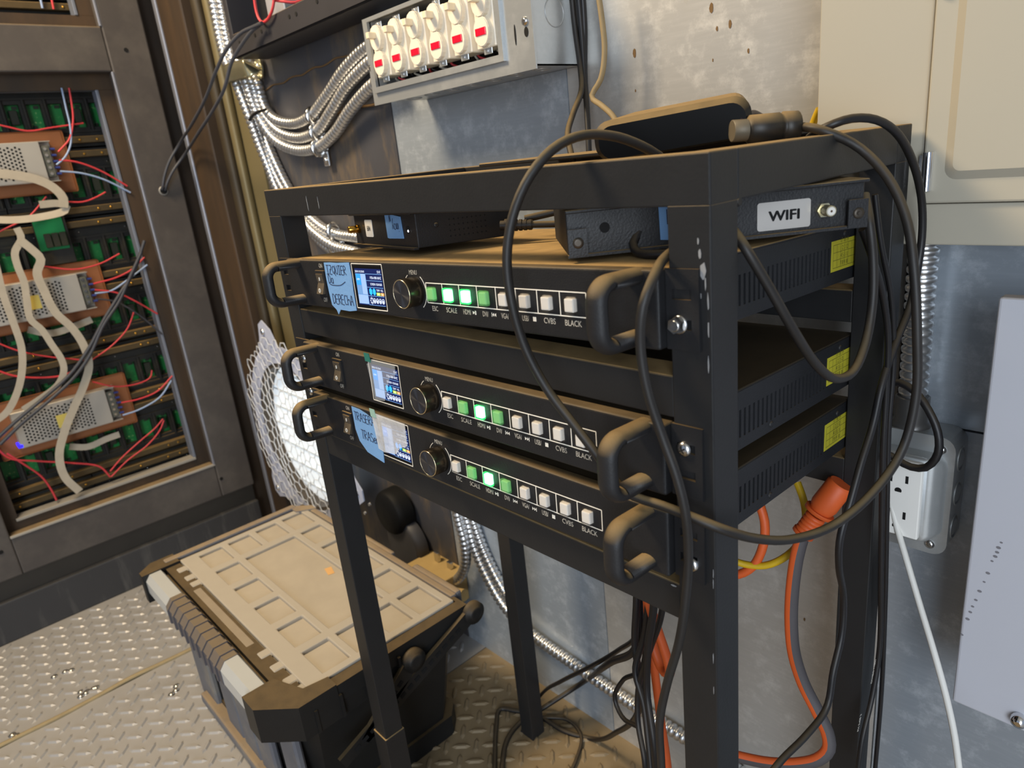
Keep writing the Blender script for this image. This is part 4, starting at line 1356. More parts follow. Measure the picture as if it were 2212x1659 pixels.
# ================================================================== METAL OUTLET BOX
ob_ = thing('outlet_box', 'square galvanised outlet box with white receptacle on back wall', 'outlet box', (.475, .32, .49))
x0, x1, z0, z1 = .4560, .5260, .4960, .6040
yb_, yc = YW, .3010
poly = rrect(x0, x1, z0, z1, .012, 5)
MB().prism(poly, 'y', yc + .002, yb_ - .0005).build('box_body', GALVB, ob_)
cvb = MB().prism(rrect(x0 - .0005, x1 + .0005, z0 - .001, z1 + .001, .012, 5), 'y', yc, yc + .0022)
o0, o1 = rrect(x0 + .005, x1 - .004, z0 + .014, z1 - .014, .012, 6), rrect(x0 + .0155, x1 - .0145, z0 + .016, z1 - .016, .004, 6)
n_ = len(o0)
vs = [Vector((x, yc, z)) for x, z in o0] + [Vector((x * .6 + X * .4, yc - .011, z * .6 + Z * .4)) for (x, z), (X, Z) in zip(o0, o1)] + [Vector((x, yc - .0145, z)) for x, z in o1]
cvb.add(vs, [(j * n_ + i, j * n_ + (i + 1) % n_, (j + 1) * n_ + (i + 1) % n_, (j + 1) * n_ + i) for j in range(2) for i in range(n_)] + [tuple(range(2 * n_, 3 * n_))], 0, True)
cvb.build('raised_cover', GALVB, ob_)
rc = MB().box(x0 + .0175, x1 - .0170, yc - .0185, yc - .012, z0 + .0185, z1 - .0185, .0012, 2).build('receptacle', OFFW, ob_)
sl = MB()
rcx = (x0 + x1) / 2 + .0005
for zc in (z0 + .037, z1 - .037):
    for dx, hh in ((-.0062, .0042), (.0062, .0034)):
        sl.box(rcx + dx - .0011, rcx + dx + .0011, yc - .0188, yc - .0180, zc + .0015 - hh, zc + .0015 + hh)
    sl.prism([(rcx + math.cos(t) * .0028, zc - .0100 + max(-.0012, math.sin(t) * .0028)) for t in [i * math.pi / 6 for i in range(12)]], 'y', yc - .0188, yc - .0180)
sl.build('slot', INNER, rc)
sc2 = MB()
for x, z in ((x1 - .012, z0 + .008), (x0 + .012, z1 - .008), (x1 - .010, z1 - .010)):
    sc2.lathe((x, yc, z), (0, -1, 0), [(0, .0040), (.0012, .0038), (.0022, .0020)], 14)
sc2.build('cover_screw', SILVER, ob_)
kk = MB()
for z in (z0 + .022, (z0 + z1) / 2, z1 - .022):
    pts = [Vector((x1 + .0002, yc + .017 + math.cos(t) * .0085, z + math.sin(t) * .0105)) for t in [j * math.pi / 10 for j in range(21)]]
    kk.tube(pts, .0008, 5)
    kk.lathe((x1 - .0004, yc + .017, z), (1, 0, 0), [(0, .0080), (.0010, .0074), (.0012, .006)], 18)
kk.build('knockout', GALVB, ob_)
MB().lathe((.4860, .318, z1), (0, 0, 1), [(-.002, .0155), (.004, .0155), (.005, .0135), (.026, .0135), (.027, .0120)], 20).build('conduit_connector', mat('dark_connector', '#6c6b6a', .4, .7), ob_)
cb = MB()
conduit_mesh(cb, [Vector((.4860, .318, .628)), Vector((.4862, .317, .66)), Vector((.4866, .315, .70)), Vector((.4870, .313, .74)), Vector((.4875, .312, .7665))], .0105, .0075, 16)
o = cb.build('flexible_conduit', CONDM)
recenter(o)
tag(o, 'short flexible metal conduit between beige cabinet and outlet box', 'conduit')

# ================================================================== FLEXIBLE CONDUITS, left of the rack
def cond(px, label, r=.0088, y=.312, group=None, pitch=.0088):
    b = MB()
    pts = [PY(p[0], p[1], p[2] if len(p) > 2 else y) for p in px]
    conduit_mesh(b, pts, r, pitch, 12)
    o = b.build('flexible_conduit', CONDM)
    recenter(o)
    return tag(o, label, 'conduit', group)

G_ = 'flexible conduits left of the rack'
cond([(455, -30, .300), (480, 100, .298), (496, 150, .296), (510, 178, .297), (540, 255, .302), (560, 310, .308), (580, 360, .312), (598, 405, .314), (630, 452, .314), (665, 490, .314), (700, 528, .314), (745, 556, .314), (800, 575, .314), (865, 620, .314), (915, 720, .313), (945, 860, .312), (970, 1010, .312), (990, 1118, .312), (1003, 1168, .312), (1006, 1214, .312), (994, 1245, .312), (968, 1262, .312)],
     'flexible metal conduit, leftmost of bundle, ending at tan junction box behind toolbox', group=G_)
cond([(470, -30, .306), (495, 100, .306), (510, 150, .305), (522, 178, .306), (548, 250, .310), (568, 310, .315), (590, 365, .318), (612, 408, .318), (640, 442, .318), (668, 468, .318), (700, 494, .318), (735, 508, .318), (780, 515, .318), (840, 540, .320), (895, 610, .321), (935, 730, .322), (962, 880, .322), (985, 1030, .322), (1010, 1128, .322), (1024, 1180, .322), (1050, 1240, .322), (1088, 1306, .322), (1140, 1362, .322), (1240, 1435, .324), (1350, 1510, .324), (1480, 1594, .324), (1600, 1670, .324)],
     'flexible metal conduit, second in bundle, running down to the wall foot', group=G_)
cond([(484, -30, .298), (508, 100, .297), (521, 150, .296), (532, 178, .297), (556, 245, .304), (590, 298, .312), (640, 324, .316), (688, 318, .316), (724, 287, .314), (757, 238, .310), (796, 193, .305), (830, 165, .300)],
     'flexible metal conduit, lowest of three curving into the switch box', group=G_)
cond([(497, -30, .305), (520, 100, .306), (533, 150, .305), (544, 178, .306), (566, 240, .312), (597, 280, .316), (642, 298, .318), (686, 283, .316), (716, 240, .313), (748, 188, .310), (788, 145, .306), (825, 115, .302)],
     'flexible metal conduit, middle of three curving into the switch box', group=G_)
cond([(522, 60, .322), (536, 110, .318), (546, 150, .316), (555, 178, .314), (572, 232, .312), (592, 256, .314), (632, 267, .318), (670, 252, .317), (708, 205, .314), (742, 154, .310), (782, 111, .306), (820, 85, .302)],
     'flexible metal conduit, uppermost of three curving into the switch box', group=G_)
cond([(538, 178, .322), (560, 260, .322), (590, 340, .322), (628, 415, .322), (655, 450, .320), (662, 482, .310), (690, 511, .308), (724, 533, .308), (768, 545, .310), (825, 570, .316), (885, 640, .324), (935, 760, .328), (975, 920, .325), (1005, 1060, .325), (1026, 1135, .325), (1048, 1195, .325), (1075, 1250, .325), (1110, 1310, .325), (1130, 1350, .325)],
     'flexible metal conduit at the right of bundle, dim stretch behind left rear post', group=G_)

# big strap and small one-hole straps
def strap(px, label, big=False):
    t = thing('conduit_strap', label, 'strap', PY(px[0], px[1], .31))
    zin = mat('yellow_zinc_strap', '#cfc9a6', .22, .9, .08, 60)
    if big:
        a = [PY(486, 166, .285), PY(490, 160, .281), PY(512, 153, .279), PY(534, 147, .281), PY(544, 142, .292), PY(548, 139, .312)]
        up = (PY(512, 170, .28) - PY(510, 140, .28)).normalized()
        MB().tube(smooth_path(a, .006), .016, 12, up=up.cross((a[3] - a[1]).normalized()), ry=.0013).build('band', zin, t)
        c = PY(559, 143, .318)
        tb = MB().prism([(c.x + math.cos(q) * .012, c.z + math.sin(q) * .021) for q in [i * math.pi / 8 for i in range(16)]], 'y', .317, .320)
        tb.build('tab', zin, t)
        MB().lathe((c.x, .317, c.z), (0, -1, 0), [(0, .006), (.002, .006), (.004, .003)], 12).build('strap_screw', SILVER, t)
    else:
        c = PY(px[0], px[1], .316)
        MB().box(c.x - .009, c.x + .009, .322, .3245, c.z - .020, c.z + .004, .001, 1).build('tab', SILVER, t)
        MB().lathe((c.x, .322, c.z - .010), (0, -1, 0), [(0, .005), (.002, .005), (.0035, .002)], 12).build('strap_screw', SILVER, t)
        q = PY(px[0] - 6, px[1] - 14, .314)
        rg = [Vector((q.x, .314 + math.cos(w) * .0112, q.z + math.sin(w) * .0125)) for w in [i * math.pi / 6 for i in range(13)]]
        MB().tube(rg, .0045, 6, ry=.0012).build('band', SILVER, t)
strap((525, 150), 'shiny zinc strap clamping the conduit bundle to the column', True)
for k, (u, v, l) in enumerate(((684, 264, 'small zinc clip on uppermost curved conduit'), (691, 299, 'small zinc clip on middle curved conduit'), (695, 333, 'small zinc clip on lowest curved conduit'),
                               (728, 512, 'small zinc clip on conduit seen above the top unit'), (730, 545, 'small zinc clip on lower conduit seen above the top unit'))):
    strap((u, v), l)
o = MB().tube(smooth_path([PY(538, 262, .297), PY(546, 250, .295), PY(556, 243, .296), PY(568, 238, .300), PY(576, 236, .306)], .004), .003, 6, ry=.0012).build('cable_tie', CABLE)
recenter(o); tag(o, 'black cable tie around the conduits below the zinc strap', 'cable tie')

# tan junction box behind the toolbox
jb = thing('junction_box', 'small dusty tan junction box on the wall behind the toolbox', 'junction box', (-.285, .30, .10))
jm = mat('dusty_tan_box', '#a68c5c', .8, 0, .15, 30, dust=.6, dustcol='#b59b66')
MB().box(-.335, -.232, .262, YW, .095, .158, .002, 2).build('box_body', jm, jb)
MB().box(-.338, -.229, .257, .262, .092, .161, .001, 1).build('box_cover', jm, jb)
MB().box(-.300, -.288, .315, .322, .158, .178, .001, 1).box(-.262, -.250, .315, .322, .158, .172, .001, 1).build('mounting_lug', SILVER, jb)
MB().cyl((-.232, .30, .125), (-.205, .305, .13), .011, n=14).build('conduit_connector', jm, jb)

# black motor housing beside the fan
mh = thing('motor_housing', 'black round motor housing on the wall right of the fan', 'motor', (-.40, .30, .20))
MB().lathe((-.405, .325, .232), (0, -1, 0), [(0, .046), (.020, .046), (.030, .044), (.034, .040), (.035, .010)], 28).build('drum', mat('motor_black', '#131313', .6, 0, .15, spec=.2), mh)
MB().lathe((-.385, .325, .165), (0, -1, 0), [(0, .056), (.02, .056), (.024, .048)], 28).build('base_can', mat('motor_grey', '#3c3c40', .5, .1), mh)
MB().lathe((-.415, .266, .262), (0, -1, 0), [(0, .004), (.003, .003)], 10).lathe((-.440, .266, .235), (0, -1, 0), [(0, .004), (.003, .003)], 10).build('housing_screw', SILVER, mh)

# ================================================================== WALL FAN WITH CHICKEN-WIRE GUARD
fc = Vector((-.697, .27, .330))
fan = thing('wall_fan', 'white ventilation fan with chicken-wire guard in the back corner', 'fan', (fc.x, .30, fc.z - .25))
def ring_poly(r, n=72, bump=0.0, seed=1):
    rr = random.Random(seed)
    return [(fc.x + math.cos(2 * math.pi * i / n) * (r + rr.uniform(-bump, bump)), fc.z + math.sin(2 * math.pi * i / n) * (r + rr.uniform(-bump, bump))) for i in range(n)]
def annulus(b, r0, r1, y0, y1, bump=0.0):
    a, c = ring_poly(r1, bump=bump, seed=3), ring_poly(r0)
    n = len(a)
    vs = [Vector((x, y0, z)) for x, z in a] + [Vector((x, y0, z)) for x, z in c] + [Vector((x, y1, z)) for x, z in a] + [Vector((x, y1, z)) for x, z in c]
    fs = []
    for i in range(n):
        j = (i + 1) % n
        fs += [(i, j, n + j, n + i), (2 * n + i, 3 * n + i, 3 * n + j, 2 * n + j), (i, 2 * n + i, 2 * n + j, j), (n + i, n + j, 3 * n + j, 3 * n + i)]
    b.add(vs, fs)
b = MB()
annulus(b, .168, .205, .270, .2725, .003)
b.build('guard_ring', FANW, fan)
for ang in (103, 225, -15):
    a = R_(ang)
    d, e_ = Vector((math.cos(a), 0, math.sin(a))), Vector((-math.sin(a), 0, math.cos(a)))
    P_ = [d * .195 - e_ * .050, d * .238 - e_ * .034, d * .262 - e_ * .006, d * .256 + e_ * .016, d * .230 + e_ * .030, d * .195 + e_ * .058]
    MB().prism([(fc.x + q.x, fc.z + q.z) for q in P_], 'y', .2695, .2720).build('mounting_ear', FANW, fan)
    c = fc + d * .238
    MB().lathe((c.x, .2695, c.z), (0, -1, 0), [(0, .007), (.003, .007), (.005, .003)], 12).build('ear_screw', SILVER, fan)
b = MB()
annulus(b, .160, .168, .272, .300)
b.build('duct', mat('duct_dark', '#4e4438', .5, .2), fan)
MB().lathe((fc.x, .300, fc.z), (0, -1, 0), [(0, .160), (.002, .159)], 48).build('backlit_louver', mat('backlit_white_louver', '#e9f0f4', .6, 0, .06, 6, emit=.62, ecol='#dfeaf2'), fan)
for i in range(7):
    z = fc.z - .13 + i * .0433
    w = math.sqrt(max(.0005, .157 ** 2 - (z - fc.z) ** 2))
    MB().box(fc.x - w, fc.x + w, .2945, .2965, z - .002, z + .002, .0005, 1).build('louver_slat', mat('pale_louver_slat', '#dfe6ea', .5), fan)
# hexagonal wire
b = MB()
a_ = .0150
seen = set()
for i in range(-14, 15):
    for j in range(-16, 17):
        cx, cz = fc.x + a_ * 1.5 * i, fc.z + a_ * math.sqrt(3) * (j + (i % 2) * .5)
        if math.hypot(cx - fc.x, cz - fc.z) > .215:
            continue
        hv = [(cx + a_ * math.cos(k * math.pi / 3), cz + a_ * math.sin(k * math.pi / 3)) for k in range(6)]
        for k in range(6):
            p, q = hv[k], hv[(k + 1) % 6]
            key = tuple(sorted(((round(p[0], 4), round(p[1], 4)), (round(q[0], 4), round(q[1], 4)))))
            if key in seen:
                continue
            seen.add(key)
            def jig(v):
                h = math.sin(v[0] * 911 + v[1] * 577)
                return Vector((v[0] + .0012 * h, .2665 + .0025 * math.sin(v[0] * 60) - .002 * math.cos(v[1] * 47), v[1] + .0012 * math.cos(h * 9)))
            b.tube([jig(key[0]), jig(key[1])], .0011, 4)
b.build('chicken_wire', WIRE, fan, fixn=False)

# ================================================================== TOOLBOX
tbx = thing('toolbox', 'large black rolling toolbox with dusty tan lid and silver-ended handle', 'toolbox', (-.30, .06, 0))
X0, X1, Y0, Y1, HT = -.560, -.044, -.060, .198, .250
def tp(name, b, m): return b.build(name, m, tbx)
# tapered tub
def frus(b, x0, x1, y0, y1, z0, z1, ix, iy, c=.02, mi=0):
    def oct8(x0, x1, y0, y1, z):
        return [Vector(p) for p in ((x0 + c, y0, z), (x1 - c, y0, z), (x1, y0 + c, z), (x1, y1 - c, z), (x1 - c, y1, z), (x0 + c, y1, z), (x0, y1 - c, z), (x0, y0 + c, z))]
    lo, hi = oct8(x0 + ix, x1 - ix, y0 + iy, y1 - iy, z0), oct8(x0, x1, y0, y1, z1)
    b.add(lo + hi, [(i, (i + 1) % 8, 8 + (i + 1) % 8, 8 + i) for i in range(8)] + [tuple(range(7, -1, -1)), tuple(range(8, 16))], mi)
    return b
tp('tub', frus(MB(), X0 + .03, X1 - .012, Y0 - .012, Y1 - .012, .004, .215, .045, .010, .022), TBLACK)
tp('base_skirt', frus(MB(), X0 + .065, X1 - .045, Y0 - .012, Y1 - .010, 0.0, .035, 0, 0, .02), TBLACK)
tp('upper_rim', frus(MB(), X0, X1, Y0 - .022, Y1, .196, .238, .004, .003, .035), TBLACK)
# front face panels (grey, dusty)
for i, (a, c) in enumerate(((-.50, -.42), (-.37, -.31), (-.305, -.245), (-.240, -.18), (-.13, -.075))):
    tp('front_rib', MB().box(a, c, Y0 - .021 + .002, Y0 - .008, .012, .196, .003, 1), TGREY)
tp('front_sill', MB().box(-.475, -.10, Y0 - .030, Y0 - .006, .010, .030, .004, 2), TGREY)
# lid
tp('rim_frame', MB().grid(X0 + .002, X1, Y0 - .014, Y1 - .002, [(X0 + .016, X1 - .0182, Y0 + .010, Y1 - .0085)], .222, .2472, 'z'), TBLACK)
tp('lid', MB().box(X0 + .018, X1 - .020, Y0 + .012, Y1 - .010, .226, .2445, .003, 2), LIDP)
gx0, gx1, gy0, gy1 = X0 + .024, X1 - .024, Y0 + .034, Y1 - .016
cw, rh = (gx1 - gx0) / 6, (gy1 - gy0) / 4
holes = []
for i in range(6):
    for j in range(4):
        if 1 <= i <= 4 and 1 <= j <= 2:
            continue
        if (i + 2 * j) % 11 == 5 and j == 3:
            continue
        holes.append((gx0 + i * cw + .009, gx0 + (i + 1) * cw - .009, gy0 + j * rh + .006, gy0 + (j + 1) * rh - .006))
holes.append((gx0 + cw + .009, gx0 + 5 * cw - .009, gy0 + rh + .006, gy0 + 3 * rh - .006))
lt = MB()
lt.grid(X0 + .018, X1 - .020, Y0 + .012, Y1 - .010, holes, .2430, .2500, 'z')
lo = tp('lid_ribs', lt, LIDM)
bv = lo.modifiers.new('soft', 'BEVEL')
bv.width = .0018; bv.segments = 2; bv.limit_method = 'ANGLE'
# rim strips around the lid, hinge tabs and latch bar at the front
tp('lid_edge', MB().box(X0 - .004, X0 + .012, Y0 - .01, Y1 - .02, .232, .2535, .003, 2), TGREY)
tp('lid_edge', MB().box(X0 + .03, X1 - .03, Y1 - .008, Y1 + .004, .232, .250, .003, 2), TGREY)
tp('latch_bar', MB().box(-.430, -.210, Y0 - .010, Y0 + .010, .226, .2475, .005, 2), mat('dusty_latch_bar', '#85796a', .8, 0, .1, dust=.5, dustcol='#9c8f7a'))
for x in (-.520, -.482, -.455, -.190, -.150, -.112, -.085):
    tb = MB()
    tb.box(x, x + .020, Y0 - .004, Y0 + .016, .232, .2485, .003, 1)
    tb.box(x + .006, x + .014, Y0 - .012, Y0 - .002, .232, .245, .002, 1)
    tp('hinge_tab', tb, LIDM)
tp('front_trough', MB().box(X0 + .03, X1 - .03, Y0 - .010, Y0 + .03, .215, .232), mat('brown_dust_trough', '#5d4a2d', .9, 0, .2))
# handle bar
hy0, hy1 = Y0 - .048, Y0 - .018
def bar(x0, x1, g=0.0):
    b = MB()
    pr_ = [(hy0 - g, .218 - g), (hy0 - g, .240), (hy0 + .008, .250 + g), (hy1 - .004, .250 + g), (hy1 + g, .243), (hy1 + g, .218 - g)]
    return b.prism(pr_, 'x', x0, x1)
tp('handle_end', bar(-.536, -.430), TSILV)
tp('handle_end', bar(-.205, -.118), TSILV)
grip = bar(-.430, -.205, .001)
for i in range(9):
    x = -.420 + i * .0245
    pr_ = [(hy0 - .003, .216), (hy0 - .003, .241), (hy0 + .007, .253), (hy1 - .003, .253), (hy1 + .002, .243), (hy1 + .002, .216)]
    grip.prism(pr_, 'x', x, x + .006)
tp('handle_grip', grip, mat('grip_rubber', '#575458', .6, 0, .12, 40, dust=.75, dustcol='#7c6c52'))
def corner(x0, x1, ch):
    pl_ = [(x0, hy0 - .004), (x1, hy0 - .004), (x1, Y0 + .012), (x0, Y0 + .012)]
    pl_ = [(x0 + ch, hy0 - .004), (x1, hy0 - .004), (x1, Y0 + .010), (x0, Y0 + .010), (x0, hy0 + .020)] if ch > 0 else [(x0, hy0 - .004), (x1 + ch, hy0 - .004), (x1, hy0 + .030), (x1, Y0 + .020), (x0, Y0 + .020)]
    return MB().prism(pl_, 'z', .200, .252)
tp('corner_cap', corner(-.572, -.536, .020), TBLACK)
tp('corner_cap', MB().prism([(-.118, hy0 - .004), (-.084, hy0 - .004), (-.042, hy0 + .036), (-.042, Y0 + .04), (-.064, Y0 + .04), (-.070, Y0 + .008), (-.118, Y0 - .010)], 'z', .200, .251), TBLACK)
tp('corner_cap', MB().prism([(X0 - .004, Y1 - .03), (X0 + .03, Y1 + .003), (X0 + .05, Y1 + .003), (X0 + .03, Y1 - .03)], 'z', .205, .252), TGREY)
tp('rear_latch', MB().box(-.19, -.075, Y1 + .002, Y1 + .014, .220, .251, .004, 2), TGREY)
tp('rear_latch', MB().box(-.40, -.25, Y1 + .002, Y1 + .012, .225, .250, .004, 2), TGREY)
# side plate ribs and folding struts on the right end
sx = X1 + .002
for y in (-.055, -.02, .02, .07):
    tp('side_rib', MB().box(sx - .006, sx + .002, y, y + .004, .200, .234), TBLACK)
for (a, c) in (((1022, 1322), (740, 1650)), ((893, 1425), (790, 1600))):
    p, q = PX(a[0], a[1], sx + .004), PX(c[0], c[1], sx + .004)
    d = (q - p).normalized()
    n2 = Vector((0, -d.z, d.y))
    if q.z < .01: q = p + (q - p) * ((p.z - .012) / (p.z - q.z))
    b = MB()
    b.prism([(v.y, v.z) for v in (p + n2 * .012, q + n2 * .009, q - n2 * .009, p - n2 * .012)], 'x', sx, sx + .006)
    b.lathe((sx, p.y, p.z), (1, 0, 0), [(0, .017), (.009, .017), (.010, .012), (.012, .012), (.0125, .006)], 24)
    L2 = (q - p).length
    so = tp('folding_strut', b, TBLACK)
    hb = MB()
    k = .03
    while k < L2 - .02:
        m_ = p + d * k
        hb.prism([(v.y, v.z) for v in (m_ + n2 * .003, m_ + d * .009 + n2 * .003, m_ + d * .009 - n2 * .003, m_ - n2 * .003)], 'x', sx + .0058, sx + .0066)
        k += .014
    hb.build('strut_hole', INNER, so)
lt2 = MB()
for u, v, w in ((712, 1233, .012),):
    c = PZ(u, v, .2447)
    lt2.prism([(c.x - .012, c.y - .003), (c.x + .010, c.y - .008), (c.x + .013, c.y + .002), (c.x - .009, c.y + .008)], 'z', .2446, .2452)
o = lt2.build('sticker_scrap', mat('orange_tan_scrap', '#d3a468', .7))
recenter(o); tag(o, 'small tan scrap of tape in the middle of toolbox lid', 'tape')

# ================================================================== LED MODULES IN THE LEFT WALL
PITCH, Z0_ = .14, .27
def module(first):
    t = thing('led_module', 'black LED module back with green circuit board inside the wall frame', 'LED module', (0, 0, 0), group='LED modules in the left wall frame')
    hs = [(.010 + i * .0380, .010 + i * .0380 + .0255, .040, .088) for i in range(6)]
    MB().grid(0, .238, .002, .138, hs, -.012, .004, 'x').build('housing', PLASTIC, t, local=True)
    b = MB()
    for i in range(7):
        b.box(.004, .010, .002 + i * .038, .006 + i * .038, .030, .098)
    b.box(.004, .009, 0, .238, .030, .034).box(.004, .009, 0, .238, .096, .100).box(.004, .007, 0, .238, .112, .115)
    b.build('housing_rib', PLASTIC, t, local=True)
    MB().box(-.0135, -.011, .004, .234, .030, .100).build('circuit_board', PCB, t, local=True)
    c = MB()
    for i in range(6):
        y = .012 + i * .038
        if i % 3 == 1:
            c.box(-.011, .001, y + .004, y + .018, .050, .078, .001, 1)
        c.box(-.011, -.007, y + .003, y + .009, .042, .048)
        c.box(-.011, -.008, y + .012, y + .021, .080, .086)
    c.build('board_chip', mat('dark_chip', '#22261c', .5), t, local=True)
    s = MB()
    for y in (.03, .12, .21):
        for z in (.018, .110, .126):
            s.lathe((.004, y + random.uniform(-.01, .01), z), (1, 0, 0), [(0, .0022), (.0012, .0020), (.0018, .001)], 8)
    s.build('module_screw', SILVER, t, local=True)
    return t
proto = module(True)
first = True
for k in range(-1, 10):
    for c0 in (-.30, -.06):
        if first:
            o = proto
            first = False
        else:
            o = proto.copy()
            COL.objects.link(o)
            for ch in list(proto.children):
                q = ch.copy()
                COL.objects.link(q)
                q.parent = o
        o.location = (-1.088, c0, Z0_ + PITCH * k)
        col_ = 'left' if c0 < -.2 else 'right'
        if k <= 5:
            o['label'] = 'black LED module with green board, %s row from bottom of main frame opening, %s column' % (('lowest', 'second', 'third', 'fourth', 'fifth', 'sixth', 'topmost')[k + 1], col_)
        else:
            o['label'] = 'black LED module with green board, %s row of the upper frame opening, %s column' % (('hidden', 'lowest', 'middle', 'top')[k - 6], col_)
tan_ = mat('dusty_brown_strip', '#4d3f26', .6, .2, .25, 30, dust=.9, dustcol='#8a6f43')
for k in range(-1, 11):
    z = Z0_ + PITCH * k
    for dz in (-.020, .008):
        MB().box(-1.084, -1.066, -.30, .18, z + dz, z + dz + .013, .001, 1).build('module_rail', tan_, wl)
    s = MB()
    for y in (-.20, -.09, .03, .10, .13):
        for dz in (-.014, .014):
            s.lathe((-1.066, y + random.uniform(-.012, .012), z + dz), (1, 0, 0), [(0, .0026), (.001, .0024), (.0016, .0012)], 10)
    s.build('rail_screw', BRASS, wl)

# power supplies
def psu(zc, y1, label, led=False):
    t = thing('power_supply', label, 'power supply', (-1.05, y1 - .10, zc - .04), group='power supplies in the left wall frame')
    xf = -1.036
    y0 = y1 - .178
    MB().box(-1.066, -1.0635, y0 - .035, y1 + .052, zc - .062, zc + .060, .004, 2).build('mounting_board', COPPERB, t)
    MB().box(-1.0635, xf, y0, y1, zc - .039, zc + .039, .0012, 1).build('case', PSUM, t)
    MB().box(-1.0635, -1.062, y1, y1 + .022, zc - .039, zc + .039).box(-1.0635, xf - .002, y1, y1 + .020, zc + .0375, zc + .039).box(-1.0635, xf - .002, y1, y1 + .020, zc - .039, zc - .0375).build('case_end', PSUM, t)
    v = MB()
    i = 0
    y = y0 + .016
    while y < y1 - .030:
        for j in range(9):
            z = zc - .030 + j * .0070 + (i % 2) * .0035
            if z < zc + .032:
                v.cyl((xf - .0005, y, z), (xf + .0003, y, z), .0023, n=6, smooth=False)
        y += .0063
        i += 1
    v.build('vent_holes', INNER, t)
    MB().box(xf - .0002, xf + .0005, y0 + .075, y0 + .100, zc - .018, zc + .010).build('transformer_label', mat('yellow_transformer', '#d8c060', .6), t)
    tb_ = MB().box(-1.058, -1.040, y1 + .001, y1 + .016, zc - .030, zc + .030, .001, 1)
    o = tb_.build('terminal_block', mat('terminal_grey', '#55554c', .5), t)
    s = MB()
    fr = MB()
    for j in range(5):
        z = zc - .024 + j * .012
        s.lathe((-1.040, y1 + .008, z), (1, 0, 0), [(0, .0035), (.0015, .0030)], 10)
        fr.cyl((-1.045, y1 + .012, z), (-1.044, y1 + .026, z - .001), .0024, n=8)
    s.build('terminal_screw', SILVER, o)
    fr.build('crimp_sleeve', mat('blue_crimp_sleeve', '#2d3a78', .4), o)
    if led:
        MB().box(-1.0635, xf + .001, y0 - .004, y0 + .004, zc - .036, zc - .030).build('status_led', emis('blue_status_led', '#2018ff', 3.0), t)
    return y1
psu(.945, .020, 'perforated metal power supply at the top, behind white ribbon cable')
psu(.680, .018, 'perforated metal power supply in the middle with four coloured wires')
psu(.425, .005, 'perforated metal power supply at the bottom with blue indicator light', True)

# receiver card
rcv = thing('receiver_card', 'dark green receiver card with black sockets between upper two power supplies', 'circuit board', (-1.05, -.03, .80))
c0, c1 = PX(66, 470, -1.05), PX(152, 535, -1.05)
MB().box(-1.053, -1.050, c0.y, c1.y, c1.z, c0.z, .0006, 1).build('board', mat('deep_green_board', '#0f6b3c', .4, 0, .2, 60), rcv)
MB().box(-1.066, -1.053, c0.y, c1.y + .006, c1.z - .03, c0.z, .001, 1).build('board_tray', PLASTIC, rcv)
b = MB()
for i in range(3):
    y = c0.y + (c1.y - c0.y) * (.22 + i * .26)
    b.box(-1.050, -1.042, y, y + .012, c1.z + .006, c1.z + .034, .001, 1)
b.build('socket', mat('board_socket', '#2a2a1c', .5), rcv)

# ribbon cables and wires over the modules
XR_ = -1.018
def ribbon(px, w, label, x=XR_, tw=None):
    pts = [PX(p[0], p[1], p[2] if len(p) > 2 else x) for p in px]
    b = MB().tube(smooth_path(pts, .008), w, 4, up=(1, 0, 0) if tw is None else tw, ry=.0009, smooth=False)
    o = b.build('ribbon_cable', RIBBON)
    recenter(o)
    tag(o, label, 'ribbon cable')
ribbon([(-40, 372), (30, 378), (80, 388), (115, 405), (136, 428), (137, 448)], .012, 'grey ribbon cable drooping over the top power supply', -1.022)
ribbon([(-30, 474), (30, 475), (80, 470), (138, 456), (144, 448), (130, 440), (85, 442)], .010, 'white ribbon cable folded beside the green receiver card', -1.026, (1, 0, .3))
ribbon([(36, 492), (46, 515), (32, 545), (38, 575), (52, 610), (58, 650), (66, 690), (90, 712), (112, 745), (132, 775), (138, 800), (126, 830), (92, 858), (50, 885)], .009, 'white ribbon cable with pink edge crossing the middle power supply')
ribbon([(45, 520), (70, 540), (88, 560), (80, 590), (95, 628), (120, 675), (155, 708), (180, 745), (192, 790), (180, 835), (160, 880), (140, 930), (128, 985), (140, 1030), (172, 1062)], .011, 'tan ribbon cable hanging in front of the bottom power supply', -1.014)
ribbon([(-10, 570), (8, 640), (30, 700), (46, 750), (48, 795), (38, 845), (15, 890), (-10, 910)], .009, 'tan ribbon cable along the left edge of the picture', -1.014)
ribbon([(60, 712), (110, 720), (160, 705), (198, 690)], .010, 'grey ribbon cable under the middle power supply', -1.05)
ribbon([(150, 965), (190, 965), (230, 948), (258, 938)], .010, 'grey ribbon cable under the bottom power supply', -1.05)

def wire(px, m, label, r=.0019, x=-1.030, name='wire'):
    pts = [PX(p[0], p[1], p[2] if len(p) > 2 else x) for p in px]
    o = MB().tube(smooth_path(pts, .008), r, 6).build(name, m)
    recenter(o)
    tag(o, label, 'wire')
wire([(149, 190), (155, 225), (158, 260), (150, 300), (126, 328)], REDW, 'red wire from the frame top to the upper power supply')
wire([(133, 190), (143, 235), (151, 270), (153, 310), (140, 340), (122, 356)], BLUEW, 'pale blue wire from the frame top to upper power supply')
wire([(128, 346), (165, 350), (215, 368), (275, 402)], REDW, 'red wire from upper power supply toward the frame post')
wire([(130, 370), (175, 374), (225, 388), (282, 416)], BLUEW, 'pale blue wire from upper power supply toward the frame post')
wire([(202, 613), (250, 600), (285, 582), (312, 556)], REDW, 'upper red wire of the middle power supply')
wire([(205, 634), (240, 628), (275, 605), (318, 572)], BLUEW, 'pale blue wire of the middle power supply')
wire([(205, 626), (250, 632), (295, 652), (340, 678)], REDW, 'lower red wire of the middle power supply')
